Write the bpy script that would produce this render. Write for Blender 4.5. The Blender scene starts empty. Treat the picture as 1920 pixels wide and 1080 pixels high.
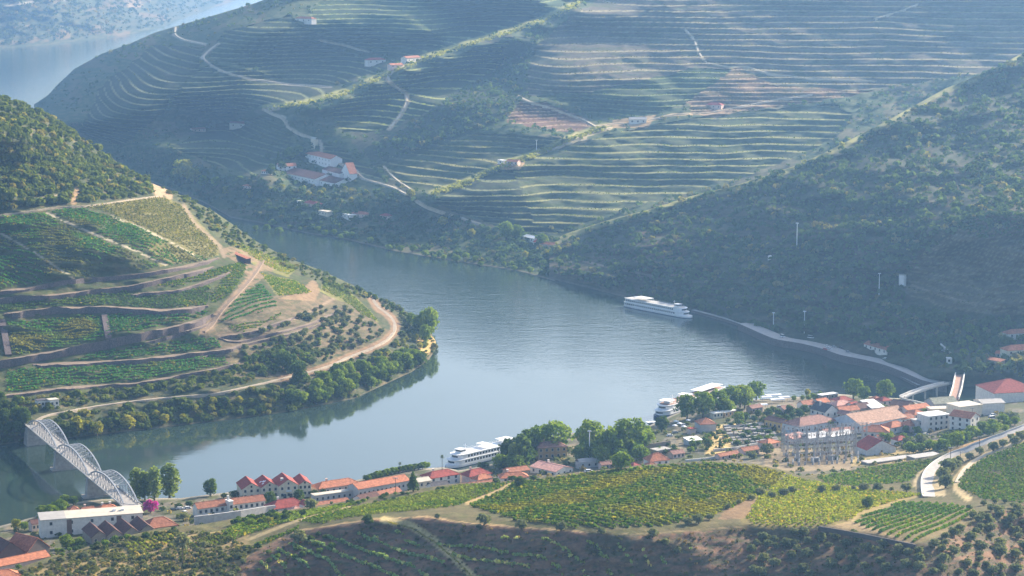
import bpy, bmesh, math, random
import numpy as np
from mathutils import Vector, Matrix
from mathutils.bvhtree import BVHTree

S = bpy.context.scene
C = S.collection
rnd = random.Random(7)
rng = np.random.default_rng(11)
R = math.radians

# ------------------------------------------------------------------ camera, sky, sun, exposure
FPX, CAMZ, PITCH = 4350.0, 330.0, R(8.82)          # focal length in 1920-wide pixels, height above the river, tilt
cam_d = bpy.data.cameras.new('camera'); cam = bpy.data.objects.new('camera', cam_d); C.objects.link(cam)
cam.location = (0, 0, CAMZ); cam.rotation_euler = (R(90) - PITCH, 0, 0)
cam_d.sensor_width = 36; cam_d.lens = 36 * FPX / 1920; cam_d.clip_start = 1; cam_d.clip_end = 60000
S.camera = cam
SUN_AZ, SUN_EL = R(47), R(26.5)                       # right of the view direction, above the horizon
W = bpy.data.worlds.new('World'); S.world = W; W.use_nodes = True
nt = W.node_tree; bg = nt.nodes['Background']
sky = nt.nodes.new('ShaderNodeTexSky'); sky.sky_type = 'NISHITA'; sky.sun_disc = False
sky.sun_elevation = SUN_EL; sky.sun_rotation = SUN_AZ; sky.altitude = 400; sky.dust_density = 4.0; sky.air_density = 1.0
nt.links.new(sky.outputs[0], bg.inputs[0]); bg.inputs[1].default_value = 0.125
sd = bpy.data.lights.new('sun', 'SUN'); sun = bpy.data.objects.new('sun', sd); C.objects.link(sun)
sd.energy = 5.0; sd.angle = R(0.5); sd.color = (1, 0.87, 0.68)
sun.location = (500, 500, 900)
sdir = Vector((math.sin(SUN_AZ) * math.cos(SUN_EL), math.cos(SUN_AZ) * math.cos(SUN_EL), math.sin(SUN_EL)))
sun.rotation_euler = sdir.to_track_quat('Z', 'Y').to_euler()
S.view_settings.view_transform = 'Standard'; S.view_settings.look = 'None'
S.view_settings.exposure = 1.22; S.view_settings.gamma = 1
S.render.engine = 'CYCLES'
S.cycles.use_denoising = True; S.cycles.use_adaptive_sampling = False
S.cycles.max_bounces = 5; S.cycles.diffuse_bounces = 2; S.cycles.glossy_bounces = 2
S.cycles.transmission_bounces = 2; S.cycles.volume_bounces = 0; S.cycles.transparent_max_bounces = 4

# ------------------------------------------------------------------ helpers: tags, pixel rays, meshes
SP, CP = math.sin(PITCH), math.cos(PITCH)
def ray(px, py):
    x = (px - 960) / FPX; y = -(py - 540) / FPX
    return np.array([x, CP + y * SP, -SP + y * CP])
def at_z(px, py, z):                                 # the point of that height seen at that spot of the photograph
    d = ray(px, py); k = (z - CAMZ) / d[2]
    return Vector((d[0] * k, d[1] * k, z))
def to_px(v):
    y = v[1]; z = v[2] - CAMZ
    f = y * CP - z * SP; u = y * SP + z * CP
    return 960 + FPX * v[0] / f, 540 - FPX * u / f
def tag(o, label=None, cat=None, group=None, kind=None):
    if label: o['label'] = label
    if cat: o['category'] = cat
    if group: o['group'] = group
    if kind: o['kind'] = kind
    return o
def link(name, me, parent=None, mats=()):
    o = bpy.data.objects.new(name, me); C.objects.link(o)
    for m in mats: me.materials.append(m)
    if parent: o.parent = parent
    return o
def empty(name, loc, label=None, cat=None, group=None, rz=0):
    o = bpy.data.objects.new(name, None); C.objects.link(o); o.location = loc; o.rotation_euler.z = rz
    o.empty_display_size = 2
    return tag(o, label, cat, group)
def quad_mesh(name, co, faces, col=None, smooth=False, midx=None):
    co = np.asarray(co, np.float32).reshape(-1, 3); faces = np.asarray(faces, np.int32).reshape(-1, 4)
    me = bpy.data.meshes.new(name)
    me.vertices.add(len(co)); me.vertices.foreach_set('co', co.ravel())
    me.loops.add(faces.size); me.loops.foreach_set('vertex_index', faces.ravel())
    me.polygons.add(len(faces)); me.polygons.foreach_set('loop_start', np.arange(0, faces.size, 4, dtype=np.int32))
    if midx is not None: me.polygons.foreach_set('material_index', np.asarray(midx, np.int32))
    me.polygons.foreach_set('use_smooth', np.full(len(faces), smooth))
    me.update(calc_edges=True)
    if col is not None:
        a = me.color_attributes.new('cover', 'FLOAT_COLOR', 'POINT')
        c4 = np.ones((len(co), 4), np.float32); c4[:, :3] = col
        a.data.foreach_set('color', c4.ravel())
    return me
def noise2(x, y, seed=0):                            # smooth value noise, 0..1
    xi = np.floor(x).astype(np.int64); yi = np.floor(y).astype(np.int64); fx = x - xi; fy = y - yi
    fx = fx * fx * (3 - 2 * fx); fy = fy * fy * (3 - 2 * fy)
    def h(a, b):
        n = (a * 374761393 + b * 668265263 + seed * 974634) & 0x7fffffff
        n = ((n ^ (n >> 13)) * 1274126177) & 0x7fffffff
        return ((n ^ (n >> 16)) & 0xffff) / 65535.0
    return (h(xi, yi) * (1 - fx) + h(xi + 1, yi) * fx) * (1 - fy) + (h(xi, yi + 1) * (1 - fx) + h(xi + 1, yi + 1) * fx) * fy
def fbm(x, y, seed=0, n=3):
    s = 0; a = 1; t = 0
    for k in range(n):
        s = s + a * noise2(x * 2 ** k, y * 2 ** k, seed + k * 17); t += a; a *= .5
    return s / t
def inpoly(px, py, poly):
    px = np.asarray(px, float); py = np.asarray(py, float); r = np.zeros(px.shape, bool)
    n = len(poly)
    for i in range(n):
        x1, y1 = poly[i]; x2, y2 = poly[(i + 1) % n]
        if y1 == y2: continue
        c = ((y1 > py) != (y2 > py)) & (px < (x2 - x1) * (py - y1) / (y2 - y1) + x1)
        r ^= c
    return r
def dist_line(px, py, line, ky=1.0):                 # distance (pixels) to a polyline, vertical stretched by ky
    d = np.full(np.shape(px), 1e9)
    for (x1, y1), (x2, y2) in zip(line[:-1], line[1:]):
        dx = x2 - x1; dy = (y2 - y1) * ky; L = dx * dx + dy * dy + 1e-9
        t = np.clip(((px - x1) * dx + (py - y1) * ky * dy) / L, 0, 1)
        d = np.minimum(d, np.hypot(px - x1 - t * dx, (py - y1) * ky - t * dy))
    return d

# ------------------------------------------------------------------ materials
def mat(name):
    m = bpy.data.materials.new(name); m.use_nodes = True
    return m, m.node_tree.nodes, m.node_tree.links, m.node_tree.nodes['Principled BSDF']
def mix_node(N, L, a, b, fac, blend='MIX'):
    n = N.new('ShaderNodeMix'); n.data_type = 'RGBA'; n.blend_type = blend
    for s, v in ((n.inputs['A'], a), (n.inputs['B'], b), (n.inputs['Factor'], fac)):
        if hasattr(v, 'links') or hasattr(v, 'is_linked'): L.new(v, s)
        else: s.default_value = v if not isinstance(v, tuple) else (*v, 1)
    return n.outputs['Result']
def noise_node(N, L, scale, detail=4, coord='Object', sc=None, rough=.6):
    tc = N.new('ShaderNodeTexCoord'); n = N.new('ShaderNodeTexNoise'); n.inputs['Scale'].default_value = scale
    n.inputs['Detail'].default_value = detail; n.inputs['Roughness'].default_value = rough
    if sc:
        mp = N.new('ShaderNodeMapping'); mp.inputs['Scale'].default_value = sc
        L.new(tc.outputs[coord], mp.inputs[0]); L.new(mp.outputs[0], n.inputs['Vector'])
    else: L.new(tc.outputs[coord], n.inputs['Vector'])
    return n.outputs['Fac']
def ramp(N, L, fac, stops):
    r = N.new('ShaderNodeValToRGB'); L.new(fac, r.inputs[0]); e = r.color_ramp.elements
    while len(e) < len(stops): e.new(.5)
    for k, (p, c) in enumerate(stops): e[k].position = p; e[k].color = (*c, 1)
    return r.outputs[0]
def simple(name, col, rough=.8, var=.25, scale=.6, metal=0, spec=.3, detail=4):
    m, N, L, B = mat(name)
    f = noise_node(N, L, scale, detail)
    a = tuple(c * (1 - var) for c in col); b = tuple(min(1, c * (1 + var)) for c in col)
    L.new(ramp(N, L, f, [(.3, a), (.7, b)]), B.inputs['Base Color'])
    B.inputs['Roughness'].default_value = rough; B.inputs['Metallic'].default_value = metal
    B.inputs['Specular IOR Level'].default_value = spec
    return m
def cover_material(name, scale=.12, bump=1.0, fine=.8):
    m, N, L, B = mat(name)
    at = N.new('ShaderNodeVertexColor'); at.layer_name = 'cover'
    f1 = noise_node(N, L, scale, 6, rough=.7); f2 = noise_node(N, L, fine, 3)
    k1 = ramp(N, L, f1, [(.25, (.62, .62, .64)), (.75, (1.35, 1.32, 1.25))])
    k2 = ramp(N, L, f2, [(.3, (.78, .78, .8)), (.7, (1.2, 1.2, 1.15))])
    c = mix_node(N, L, at.outputs['Color'], k1, 1.0, 'MULTIPLY'); c = mix_node(N, L, c, k2, 1.0, 'MULTIPLY')
    L.new(c, B.inputs['Base Color']); B.inputs['Roughness'].default_value = .95
    B.inputs['Specular IOR Level'].default_value = .1
    bp = N.new('ShaderNodeBump'); bp.inputs['Strength'].default_value = .7; bp.inputs['Distance'].default_value = bump
    L.new(f1, bp.inputs['Height']); L.new(bp.outputs[0], B.inputs['Normal'])
    return m
def leaf_material(name, trans=.42):
    m, N, L, B = mat(name); N.remove(B); out = N['Material Output']
    at = N.new('ShaderNodeVertexColor'); at.layer_name = 'cover'
    info = N.new('ShaderNodeObjectInfo')
    k = ramp(N, L, info.outputs['Random'], [(0, (.8, .85, .85)), (1, (1.2, 1.15, 1.05))])
    c = mix_node(N, L, at.outputs['Color'], k, 1.0, 'MULTIPLY')
    d = N.new('ShaderNodeBsdfDiffuse'); t = N.new('ShaderNodeBsdfTranslucent'); mx = N.new('ShaderNodeMixShader')
    mx.inputs[0].default_value = trans
    L.new(c, d.inputs['Color'])
    ct = mix_node(N, L, c, (1.3, 1.35, .6), 1.0, 'MULTIPLY'); L.new(ct, t.inputs['Color'])
    L.new(d.outputs[0], mx.inputs[1]); L.new(t.outputs[0], mx.inputs[2]); L.new(mx.outputs[0], out.inputs['Surface'])
    return m
M = {}
M['ground'] = cover_material('ground_cover')
M['leaf'] = leaf_material('foliage')
M['bark'] = simple('bark', (.10, .075, .055), .95, .3, 2.0)

# ------------------------------------------------------------------ terrain: each hill is a sheet whose heights were read off the photograph
def rbf(pts):
    P = np.array([(p[0] / 100, p[1] / 33) for p in pts]); v = np.array([p[2] for p in pts], float)
    n = len(P)
    def phi(r2): return .5 * r2 * np.log(r2 + 1e-9)
    d2 = ((P[:, None] - P[None]) ** 2).sum(-1)
    A = np.zeros((n + 3, n + 3)); A[:n, :n] = phi(d2) + np.eye(n) * .002
    A[:n, n] = 1; A[:n, n + 1:] = P; A[n, :n] = 1; A[n + 1:, :n] = P.T
    w = np.linalg.solve(A, np.concatenate([v, np.zeros(3)]))
    def f(px, py):
        x = px / 100; y = py / 33; s = w[n] + w[n + 1] * x + w[n + 2] * y
        for i in range(n): s = s + w[i] * phi((x - P[i, 0]) ** 2 + (y - P[i, 1]) ** 2)
        return s
    return f
PIECES = {}
def curve(c, px): a = np.array(c, float); return np.interp(px, a[:, 0], a[:, 1])
def piece(name, px0, px1, step, nr, bottom, top, pts, back, cover, amp=(3, 1.2), wl=(140, 45), water=True, terr=None, zmin=-3.5, floor=.6, wmax=1e9):
    px = np.arange(px0, px1 + .1, step); nc = len(px)
    b = curve(bottom, px); t = curve(top, px)
    v = np.linspace(0, 1, nr)[:, None]
    PX = np.repeat(px[None], nr, 0); PY = b[None] * (1 - v) + t[None] * v
    ctl = list(pts)
    if water:
        for x in np.arange(px0, min(px1, wmax) + 1, 45): ctl.append((x, float(curve(bottom, x)), 0.0))
    f = rbf(ctl); Z = f(PX, PY)
    wet = px[None] < wmax
    k = np.where(wet, np.clip((PY - b[None]) / -25, 0, 1), 1.0) if water else 1.0
    tt = np.tan(PITCH + np.arctan((PY - 540) / FPX)); k = k * np.clip(tt / .09, .15, 1)
    Z = Z + k * (amp[0] * (fbm(PX / wl[0], PY * 3 / wl[0], 3) - .5) * 2 + amp[1] * (fbm(PX / wl[1], PY * 3 / wl[1], 9) - .5) * 2)
    if water:
        Z = np.maximum(Z, floor * np.clip((b[None] - PY) / 4, 0, 1)); Z[0] = np.where(wet[0], 0, Z[0])
    U = np.zeros_like(Z)
    if terr is not None: Z, U = terr(PX, PY, Z)
    x = (PX - 960) / FPX; y = -(PY - 540) / FPX
    dx, dy, dz = x, CP + y * SP, -SP + y * CP
    K = (Z - CAMZ) / dz
    X = dx * K; Y = dy * K
    col = cover(PX, PY, Z, U)
    # back slope behind the skyline, and the bank under the waterline
    rows = [np.stack([X, Y, Z], -1)]; cols = [col]
    for (dd, sl) in back:
        z2 = np.maximum(Z[-1] - dd * sl, zmin)
        rows.append(np.stack([X[-1] * (1 + dd / Y[-1]), Y[-1] + dd, z2], -1)[None]); cols.append(col[-1:])
    yo = 2.0 if water else 12.0
    rows.insert(0, np.stack([X[0] * (1 - yo / Y[0]), Y[0] - yo, np.where(wet[0], zmin, Z[0] - 12) if water else Z[0] - 12], -1)[None]); cols.insert(0, col[:1])
    co = np.concatenate(rows, 0); cc = np.concatenate(cols, 0); n2 = co.shape[0]
    idx = np.arange(n2 * nc).reshape(n2, nc)
    F = np.stack([idx[:-1, :-1], idx[:-1, 1:], idx[1:, 1:], idx[1:, :-1]], -1).reshape(-1, 4)
    me = quad_mesh(name, co.reshape(-1, 3), F, cc.reshape(-1, 3), smooth=True)
    o = link(name, me, None, [M['ground']]); o['kind'] = 'structure'
    PIECES[name] = dict(px=px, b=b, t=t, co=np.stack([X, Y, Z], -1), nr=nr, nc=nc, U=U, faces=F, all=co.reshape(-1, 3), PX=PX, PY=PY)
    return o
def on_piece(name, px, py):                          # ground points of many spots of the photograph at once
    p = PIECES[name]; px = np.asarray(px, float); py = np.asarray(py, float)
    ci = np.clip((px - p['px'][0]) / (p['px'][1] - p['px'][0]), 0, p['nc'] - 1.001)
    b = np.interp(px, p['px'], p['b']); t = np.interp(px, p['px'], p['t'])
    ri = np.clip((py - b) / (t - b - 1e-6), 0, 1) * (p['nr'] - 1.001)
    c0 = ci.astype(int); r0 = ri.astype(int); fc = (ci - c0)[..., None]; fr = (ri - r0)[..., None]; G = p['co']
    return (G[r0, c0] * (1 - fc) + G[r0, c0 + 1] * fc) * (1 - fr) + (G[r0 + 1, c0] * (1 - fc) + G[r0 + 1, c0 + 1] * fc) * fr
def inside_piece(name, px, py):
    p = PIECES[name]
    return (px > p['px'][0]) & (px < p['px'][-1]) & (py < np.interp(px, p['px'], p['b'])) & (py > np.interp(px, p['px'], p['t']))
# ------------------------------------------------------------------ land cover colours (albedo)
SOIL = (.29, .205, .125); PATH = (.27, .205, .14); SCHIST = (.15, .115, .105); SCRUB = (.060, .072, .036); DRY = (.34, .25, .12)
VINE = (.065, .10, .028); VINEY = (.15, .145, .035); OLIVE = (.10, .105, .065); ROAD = (.36, .325, .29); RED = (.27, .13, .085)
def base(PX, c): return np.ones(PX.shape + (3,)) * np.array(c)
def paint(col, m, c, a=1.0):
    m = np.asarray(m, float)[..., None] * a
    return col * (1 - m) + np.array(c) * m
def soft(d, w, e=1.2): return np.clip((w - d) / e + .5, 0, 1)

# near hill ---------------------------------------------------------------------
near_crest = [(-300, 1150), (-80, 1108), (0, 1078), (60, 1056), (100, 1042), (150, 1030), (200, 1014), (300, 990), (380, 983), (440, 972), (520, 959), (600, 947), (700, 932), (780, 917), (850, 907),
              (950, 902), (1020, 895), (1100, 884), (1200, 872), (1330, 864), (1420, 870), (1480, 884), (1500, 893), (1570, 885), (1640, 873), (1740, 858), (1800, 836), (1860, 817), (1920, 800), (2030, 770), (2260, 735)]
near_pts = [(-80, 1108, 26), (0, 1078, 27), (100, 1042, 28), (200, 1014, 30), (300, 990, 32), (420, 968, 34), (600, 947, 38), (780, 917, 42), (950, 902, 47), (1100, 884, 52), (1200, 872, 55), (1330, 864, 56),
            (1420, 870, 50), (1500, 893, 42), (1570, 886, 38), (1640, 873, 36), (1740, 858, 38), (1800, 836, 44), (1920, 800, 55), (2030, 770, 62),
            (0, 1130, 30), (200, 1080, 34), (300, 1050, 36), (420, 1020, 40), (470, 1030, 44), (520, 1005, 46), (560, 992, 49), (620, 985, 53), (700, 972, 58), (780, 967, 60), (860, 978, 62), (1000, 990, 66), (1100, 995, 68), (1200, 1000, 68), (1300, 992, 67),
            (1400, 984, 66), (1480, 988, 66), (1560, 985, 67), (1640, 1000, 70), (1720, 1020, 72), (1790, 995, 69), (1850, 962, 67), (1920, 942, 66), (2030, 920, 70),
            (300, 1090, 36), (440, 1080, 38), (560, 1080, 36), (700, 1080, 40), (860, 1080, 45), (1000, 1080, 50), (1200, 1080, 52), (1400, 1080, 53), (1560, 1080, 56), (1720, 1080, 64), (1920, 1080, 52), (2030, 1080, 50), (1900, 1000, 60),
            (560, 1130, 27), (860, 1130, 36), (1000, 1130, 39), (1200, 1130, 42), (1400, 1130, 42), (1720, 1130, 54), (1920, 1130, 44),
            (1100, 935, 62), (1300, 930, 61), (900, 940, 53), (700, 950, 46), (1450, 940, 58), (1600, 942, 56), (1740, 932, 52), (1740, 895, 44), (1850, 880, 52), (1840, 850, 48), (1650, 975, 65), (1900, 850, 56)]
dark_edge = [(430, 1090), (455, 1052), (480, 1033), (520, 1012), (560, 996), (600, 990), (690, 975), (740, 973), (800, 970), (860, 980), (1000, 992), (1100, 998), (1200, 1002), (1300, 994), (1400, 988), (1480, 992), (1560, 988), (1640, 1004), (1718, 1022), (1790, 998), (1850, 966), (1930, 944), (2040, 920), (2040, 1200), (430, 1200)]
near_pts += [(x, y + 14, z - 2.6) for x, y, z in [(620, 988, 53), (700, 975, 58), (780, 970, 60), (860, 981, 62), (930, 987, 64), (1000, 993, 66), (1100, 998, 68), (1200, 1003, 68), (1300, 995, 67), (1400, 988, 66), (1480, 991, 66), (1560, 988, 67), (1640, 1003, 70)]]
road_line = [(1745, 932), (1742, 918), (1741, 905), (1744, 890), (1756, 875), (1775, 862), (1800, 850), (1835, 835), (1870, 822), (1900, 812), (1960, 790)]
def near_cover(PX, PY, Z, U):
    n = fbm(PX / 50, PY * 3 / 50, 21); n2 = fbm(PX / 12, PY * 3 / 12, 5)
    c = base(PX, (.088, .088, .036)); c = paint(c, soft(np.abs(n - .5), .10, .1), (.13, .105, .055), .6)  # base kept dark, standing in for shade between the vine rows
    c = paint(c, (PX < 470) & (PY > curve(near_crest, PX) + 18), DRY, .8)
    c = paint(c, (PX < 560) & (n2 > .5), (.16, .15, .06), .5)
    yel = inpoly(PX, PY, [(1385, 975), (1420, 930), (1480, 900), (1540, 905), (1620, 917), (1735, 925), (1700, 940), (1600, 978), (1545, 990), (1420, 992)])
    c = paint(c, yel, (.19, .155, .055), .75)
    c = paint(c, inpoly(PX, PY, [(1600, 960), (1660, 932), (1735, 928), (1700, 938), (1640, 958), (1600, 976)]), (.26, .20, .08), .8)
    c = paint(c, inpoly(PX, PY, [(1345, 975), (1370, 945), (1415, 935), (1425, 945), (1395, 972)]), (.20, .125, .07), .8)
    v3 = inpoly(PX, PY, [(1590, 980), (1690, 940), (1790, 945), (1830, 960), (1800, 992), (1715, 1020), (1600, 992)]); c = paint(c, v3, (.17, .135, .07), .8)
    c = paint(c, inpoly(PX, PY, [(1500, 1000), (1600, 975), (1720, 1022), (1790, 1000), (1840, 980), (1800, 1015), (1716, 1035), (1560, 1000)]), (.30, .22, .12), .8)
    # bare earth rim along the break of slope, and the dark scrubby face under it
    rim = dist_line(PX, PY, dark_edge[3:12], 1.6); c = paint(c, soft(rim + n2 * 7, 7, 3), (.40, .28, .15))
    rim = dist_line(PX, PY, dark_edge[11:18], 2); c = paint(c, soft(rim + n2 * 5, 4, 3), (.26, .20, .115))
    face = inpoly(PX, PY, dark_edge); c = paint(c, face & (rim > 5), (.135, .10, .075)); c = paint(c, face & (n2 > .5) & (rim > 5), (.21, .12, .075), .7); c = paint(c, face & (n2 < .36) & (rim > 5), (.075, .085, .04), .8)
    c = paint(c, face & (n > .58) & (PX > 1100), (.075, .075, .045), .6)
    p = dist_line(PX, PY, [(720, 975), (770, 985), (810, 1010), (850, 1045), (890, 1085)], 1); c = paint(c, soft(p, 7, 3), (.50, .40, .20))
    p = dist_line(PX, PY, [(965, 902), (945, 918), (915, 930), (880, 943)], 1.5); c = paint(c, soft(p, 7, 2), DRY)
    p = dist_line(PX, PY, [(660, 950), (620, 960), (560, 975), (520, 990), (470, 1010)], 1.5); c = paint(c, soft(p, 4, 2), (.30, .24, .13))
    # road with its verges
    c = paint(c, inpoly(PX, PY, [(1710, 905), (1722, 885), (1760, 862), (1800, 842), (1860, 818), (1930, 795), (1930, 815), (1850, 845), (1800, 870), (1775, 905), (1770, 930), (1730, 930)]), (.36, .29, .17))
    p = dist_line(PX, PY, [(1815, 935), (1795, 918), (1792, 900), (1810, 878), (1850, 852), (1925, 825)], 1.5); c = paint(c, soft(p, 7, 2), (.42, .33, .18))
    c = paint(c, inpoly(PX, PY, [(1770, 850), (1850, 815), (1935, 790), (1935, 806), (1870, 825), (1800, 850)]), (.48, .30, .15))
    return c
near_pts += [(2260, 740, 78), (2260, 920, 80), (2260, 1080, 60), (2260, 1130, 52), (-300, 1140, 22), (-300, 1200, 26)]
piece('near_hill', -300, 2260, 5, 130, [(-300, 1215), (-80, 1185), (0, 1180), (2260, 1180)], near_crest, near_pts, [(15, .3), (40, .45), (90, .5), (150, .3)], near_cover, (1.2, .5), (160, 50), water=False, zmin=6)

# town flat ---------------------------------------------------------------------
town_bot = [(x, y + 38) for x, y in near_crest]
town_top = [(-300, 1050), (-80, 1004), (0, 986), (60, 970), (120, 945), (190, 936), (250, 936), (300, 934), (340, 934), (400, 926), (440, 922), (560, 912), (640, 906), (700, 893), (760, 881), (830, 876), (860, 882), (945, 866), (1000, 832), (1060, 815), (1100, 806), (1205, 803), (1240, 787), (1300, 760), (1400, 750), (1500, 744), (1560, 738), (1690, 747), (1745, 764), (1800, 760), (1850, 748), (2030, 740)]
town_pts = [(0, 1040, 18), (100, 1010, 14), (200, 985, 13), (400, 958, 11), (500, 945, 9), (640, 935, 9), (800, 905, 9), (950, 892, 10), (1100, 862, 11), (1200, 850, 11), (1400, 810, 10), (1540, 800, 11), (1650, 800, 13), (1750, 790, 15), (1800, 785, 17), (1900, 765, 20), (2000, 760, 22),
            (1540, 850, 16), (1700, 850, 20), (1850, 800, 24), (1950, 785, 28), (1300, 850, 14), (900, 930, 16), (600, 970, 16), (300, 1010, 18), (100, 1060, 22)] + [(x, y + 4, 4.5) for x, y in town_top[4:-4]] + [(1850, 752, 8), (2000, 745, 10)]
def town_cover(PX, PY, Z, U):
    n = fbm(PX / 22, PY * 3 / 22, 4); c = base(PX, (.135, .125, .10)); c = paint(c, n > .48, (.075, .085, .038), .9); c = paint(c, n < .33, (.22, .18, .115), .7)
    c = paint(c, inpoly(PX, PY, [(1320, 850), (1335, 800), (1395, 790), (1385, 830), (1345, 855)]), (.48, .36, .16))
    c = paint(c, inpoly(PX, PY, [(1390, 770), (1440, 745), (1520, 742), (1530, 765), (1440, 790)]), (.21, .18, .135), .8)
    c = paint(c, inpoly(PX, PY, [(1590, 845), (1760, 835), (1750, 862), (1600, 875)]), (.34, .26, .12), .9)
    c = paint(c, inpoly(PX, PY, [(1420, 840), (1590, 845), (1600, 880), (1440, 885)]), (.27, .21, .135), .9)
    c = paint(c, soft(np.abs(PY - curve(town_top, PX)), 3, 1), (.30, .27, .23), .7)
    return c
town_pts += [(2260, 745, 26), (2260, 735, 12), (-300, 1060, 5), (-300, 1150, 18)]
piece('town_ground', -300, 2260, 5, 60, town_bot, town_top, town_pts, [(1.5, 3)], town_cover, (.8, .4), (90, 30), water=False)

# left hill (the vineyard peninsula) ---------------------------------------------
left_bot = [(-300, 870), (-80, 842), (0, 834), (60, 826), (100, 824), (300, 802), (450, 784), (540, 772), (610, 758), (665, 747), (699, 731), (771, 698), (804, 675), (817, 654), (819, 646)]
left_top = [(-300, 90), (-80, 158), (0, 182), (40, 192), (100, 222), (150, 258), (200, 290), (240, 318), (290, 346), (330, 362), (400, 396), (440, 424), (480, 453), (540, 485), (600, 507), (660, 535), (690, 550), (730, 570), (770, 590), (800, 616), (819, 644)]
left_pts = [(-300, 90, 232), (-300, 400, 112), (-300, 690, 32), (-80, 158, 200), (0, 182, 184), (100, 222, 158), (200, 290, 129), (290, 346, 107), (400, 396, 84), (480, 453, 61), (600, 507, 38), (690, 550, 21), (770, 590, 9), (800, 616, 4), (819, 644, 0),
            (0, 690, 29), (200, 690, 27.5), (0, 600, 52), (200, 600, 50), (0, 530, 72), (200, 530, 68), (0, 400, 112), (200, 380, 112), (100, 300, 141), (0, 300, 147), (50, 240, 168),
            (60, 795, 12), (100, 778, 13), (230, 757, 13.5), (400, 739, 14), (480, 722, 14.5), (590, 697, 15), (650, 670, 15), (720, 641, 14), (742, 620, 14), (735, 597, 15), (705, 575, 16.5),
            (300, 720, 20), (420, 688, 24), (420, 600, 44), (480, 500, 57), (560, 560, 43), (640, 580, 29), (560, 640, 29), (650, 630, 22), (350, 450, 84), (300, 520, 69), (480, 680, 22)]
diag_path = [(492, 488), (482, 505), (470, 522), (450, 545), (425, 570), (408, 590), (397, 610), (380, 622)]
river_road = [(62, 797), (72, 785), (100, 776), (160, 765), (230, 755), (300, 747), (400, 738), (440, 731), (480, 722), (530, 710), (590, 695), (625, 683), (650, 671), (690, 656), (722, 640), (740, 622), (742, 610), (735, 597), (722, 585), (708, 577), (698, 560)]
walls_left = [  # path on top of each retaining wall: points, drop in pixels
    ([(0, 546), (60, 538), (130, 526), (200, 520), (270, 513), (340, 500), (410, 484)], 5),
    ([(0, 560), (100, 553), (180, 543), (240, 537), (330, 517), (400, 500)], 7),
    ([(8, 588), (100, 577), (200, 575), (312, 581), (390, 573)], 9),
    ([(0, 677), (100, 658), (200, 640), (280, 622), (325, 612), (370, 600), (400, 589)], 11),
    ([(62, 683), (160, 679), (250, 675), (340, 664), (420, 656), (452, 646)], 6),
    ([(0, 742), (60, 735), (125, 726), (250, 719), (330, 705), (420, 688), (450, 680)], 4),
    ([(275, 642), (330, 628), (375, 611), (400, 602)], 4),
    ([(240, 552), (330, 545), (370, 533), (410, 517), (440, 505)], 5),
    ([(410, 634), (470, 622), (520, 605), (560, 592)], 4),
    ([(410, 635), (450, 640), (500, 628), (580, 607), (640, 580)], 3),
    ([(360, 675), (420, 655), (480, 640), (545, 625), (600, 608)], 3)]
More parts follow.
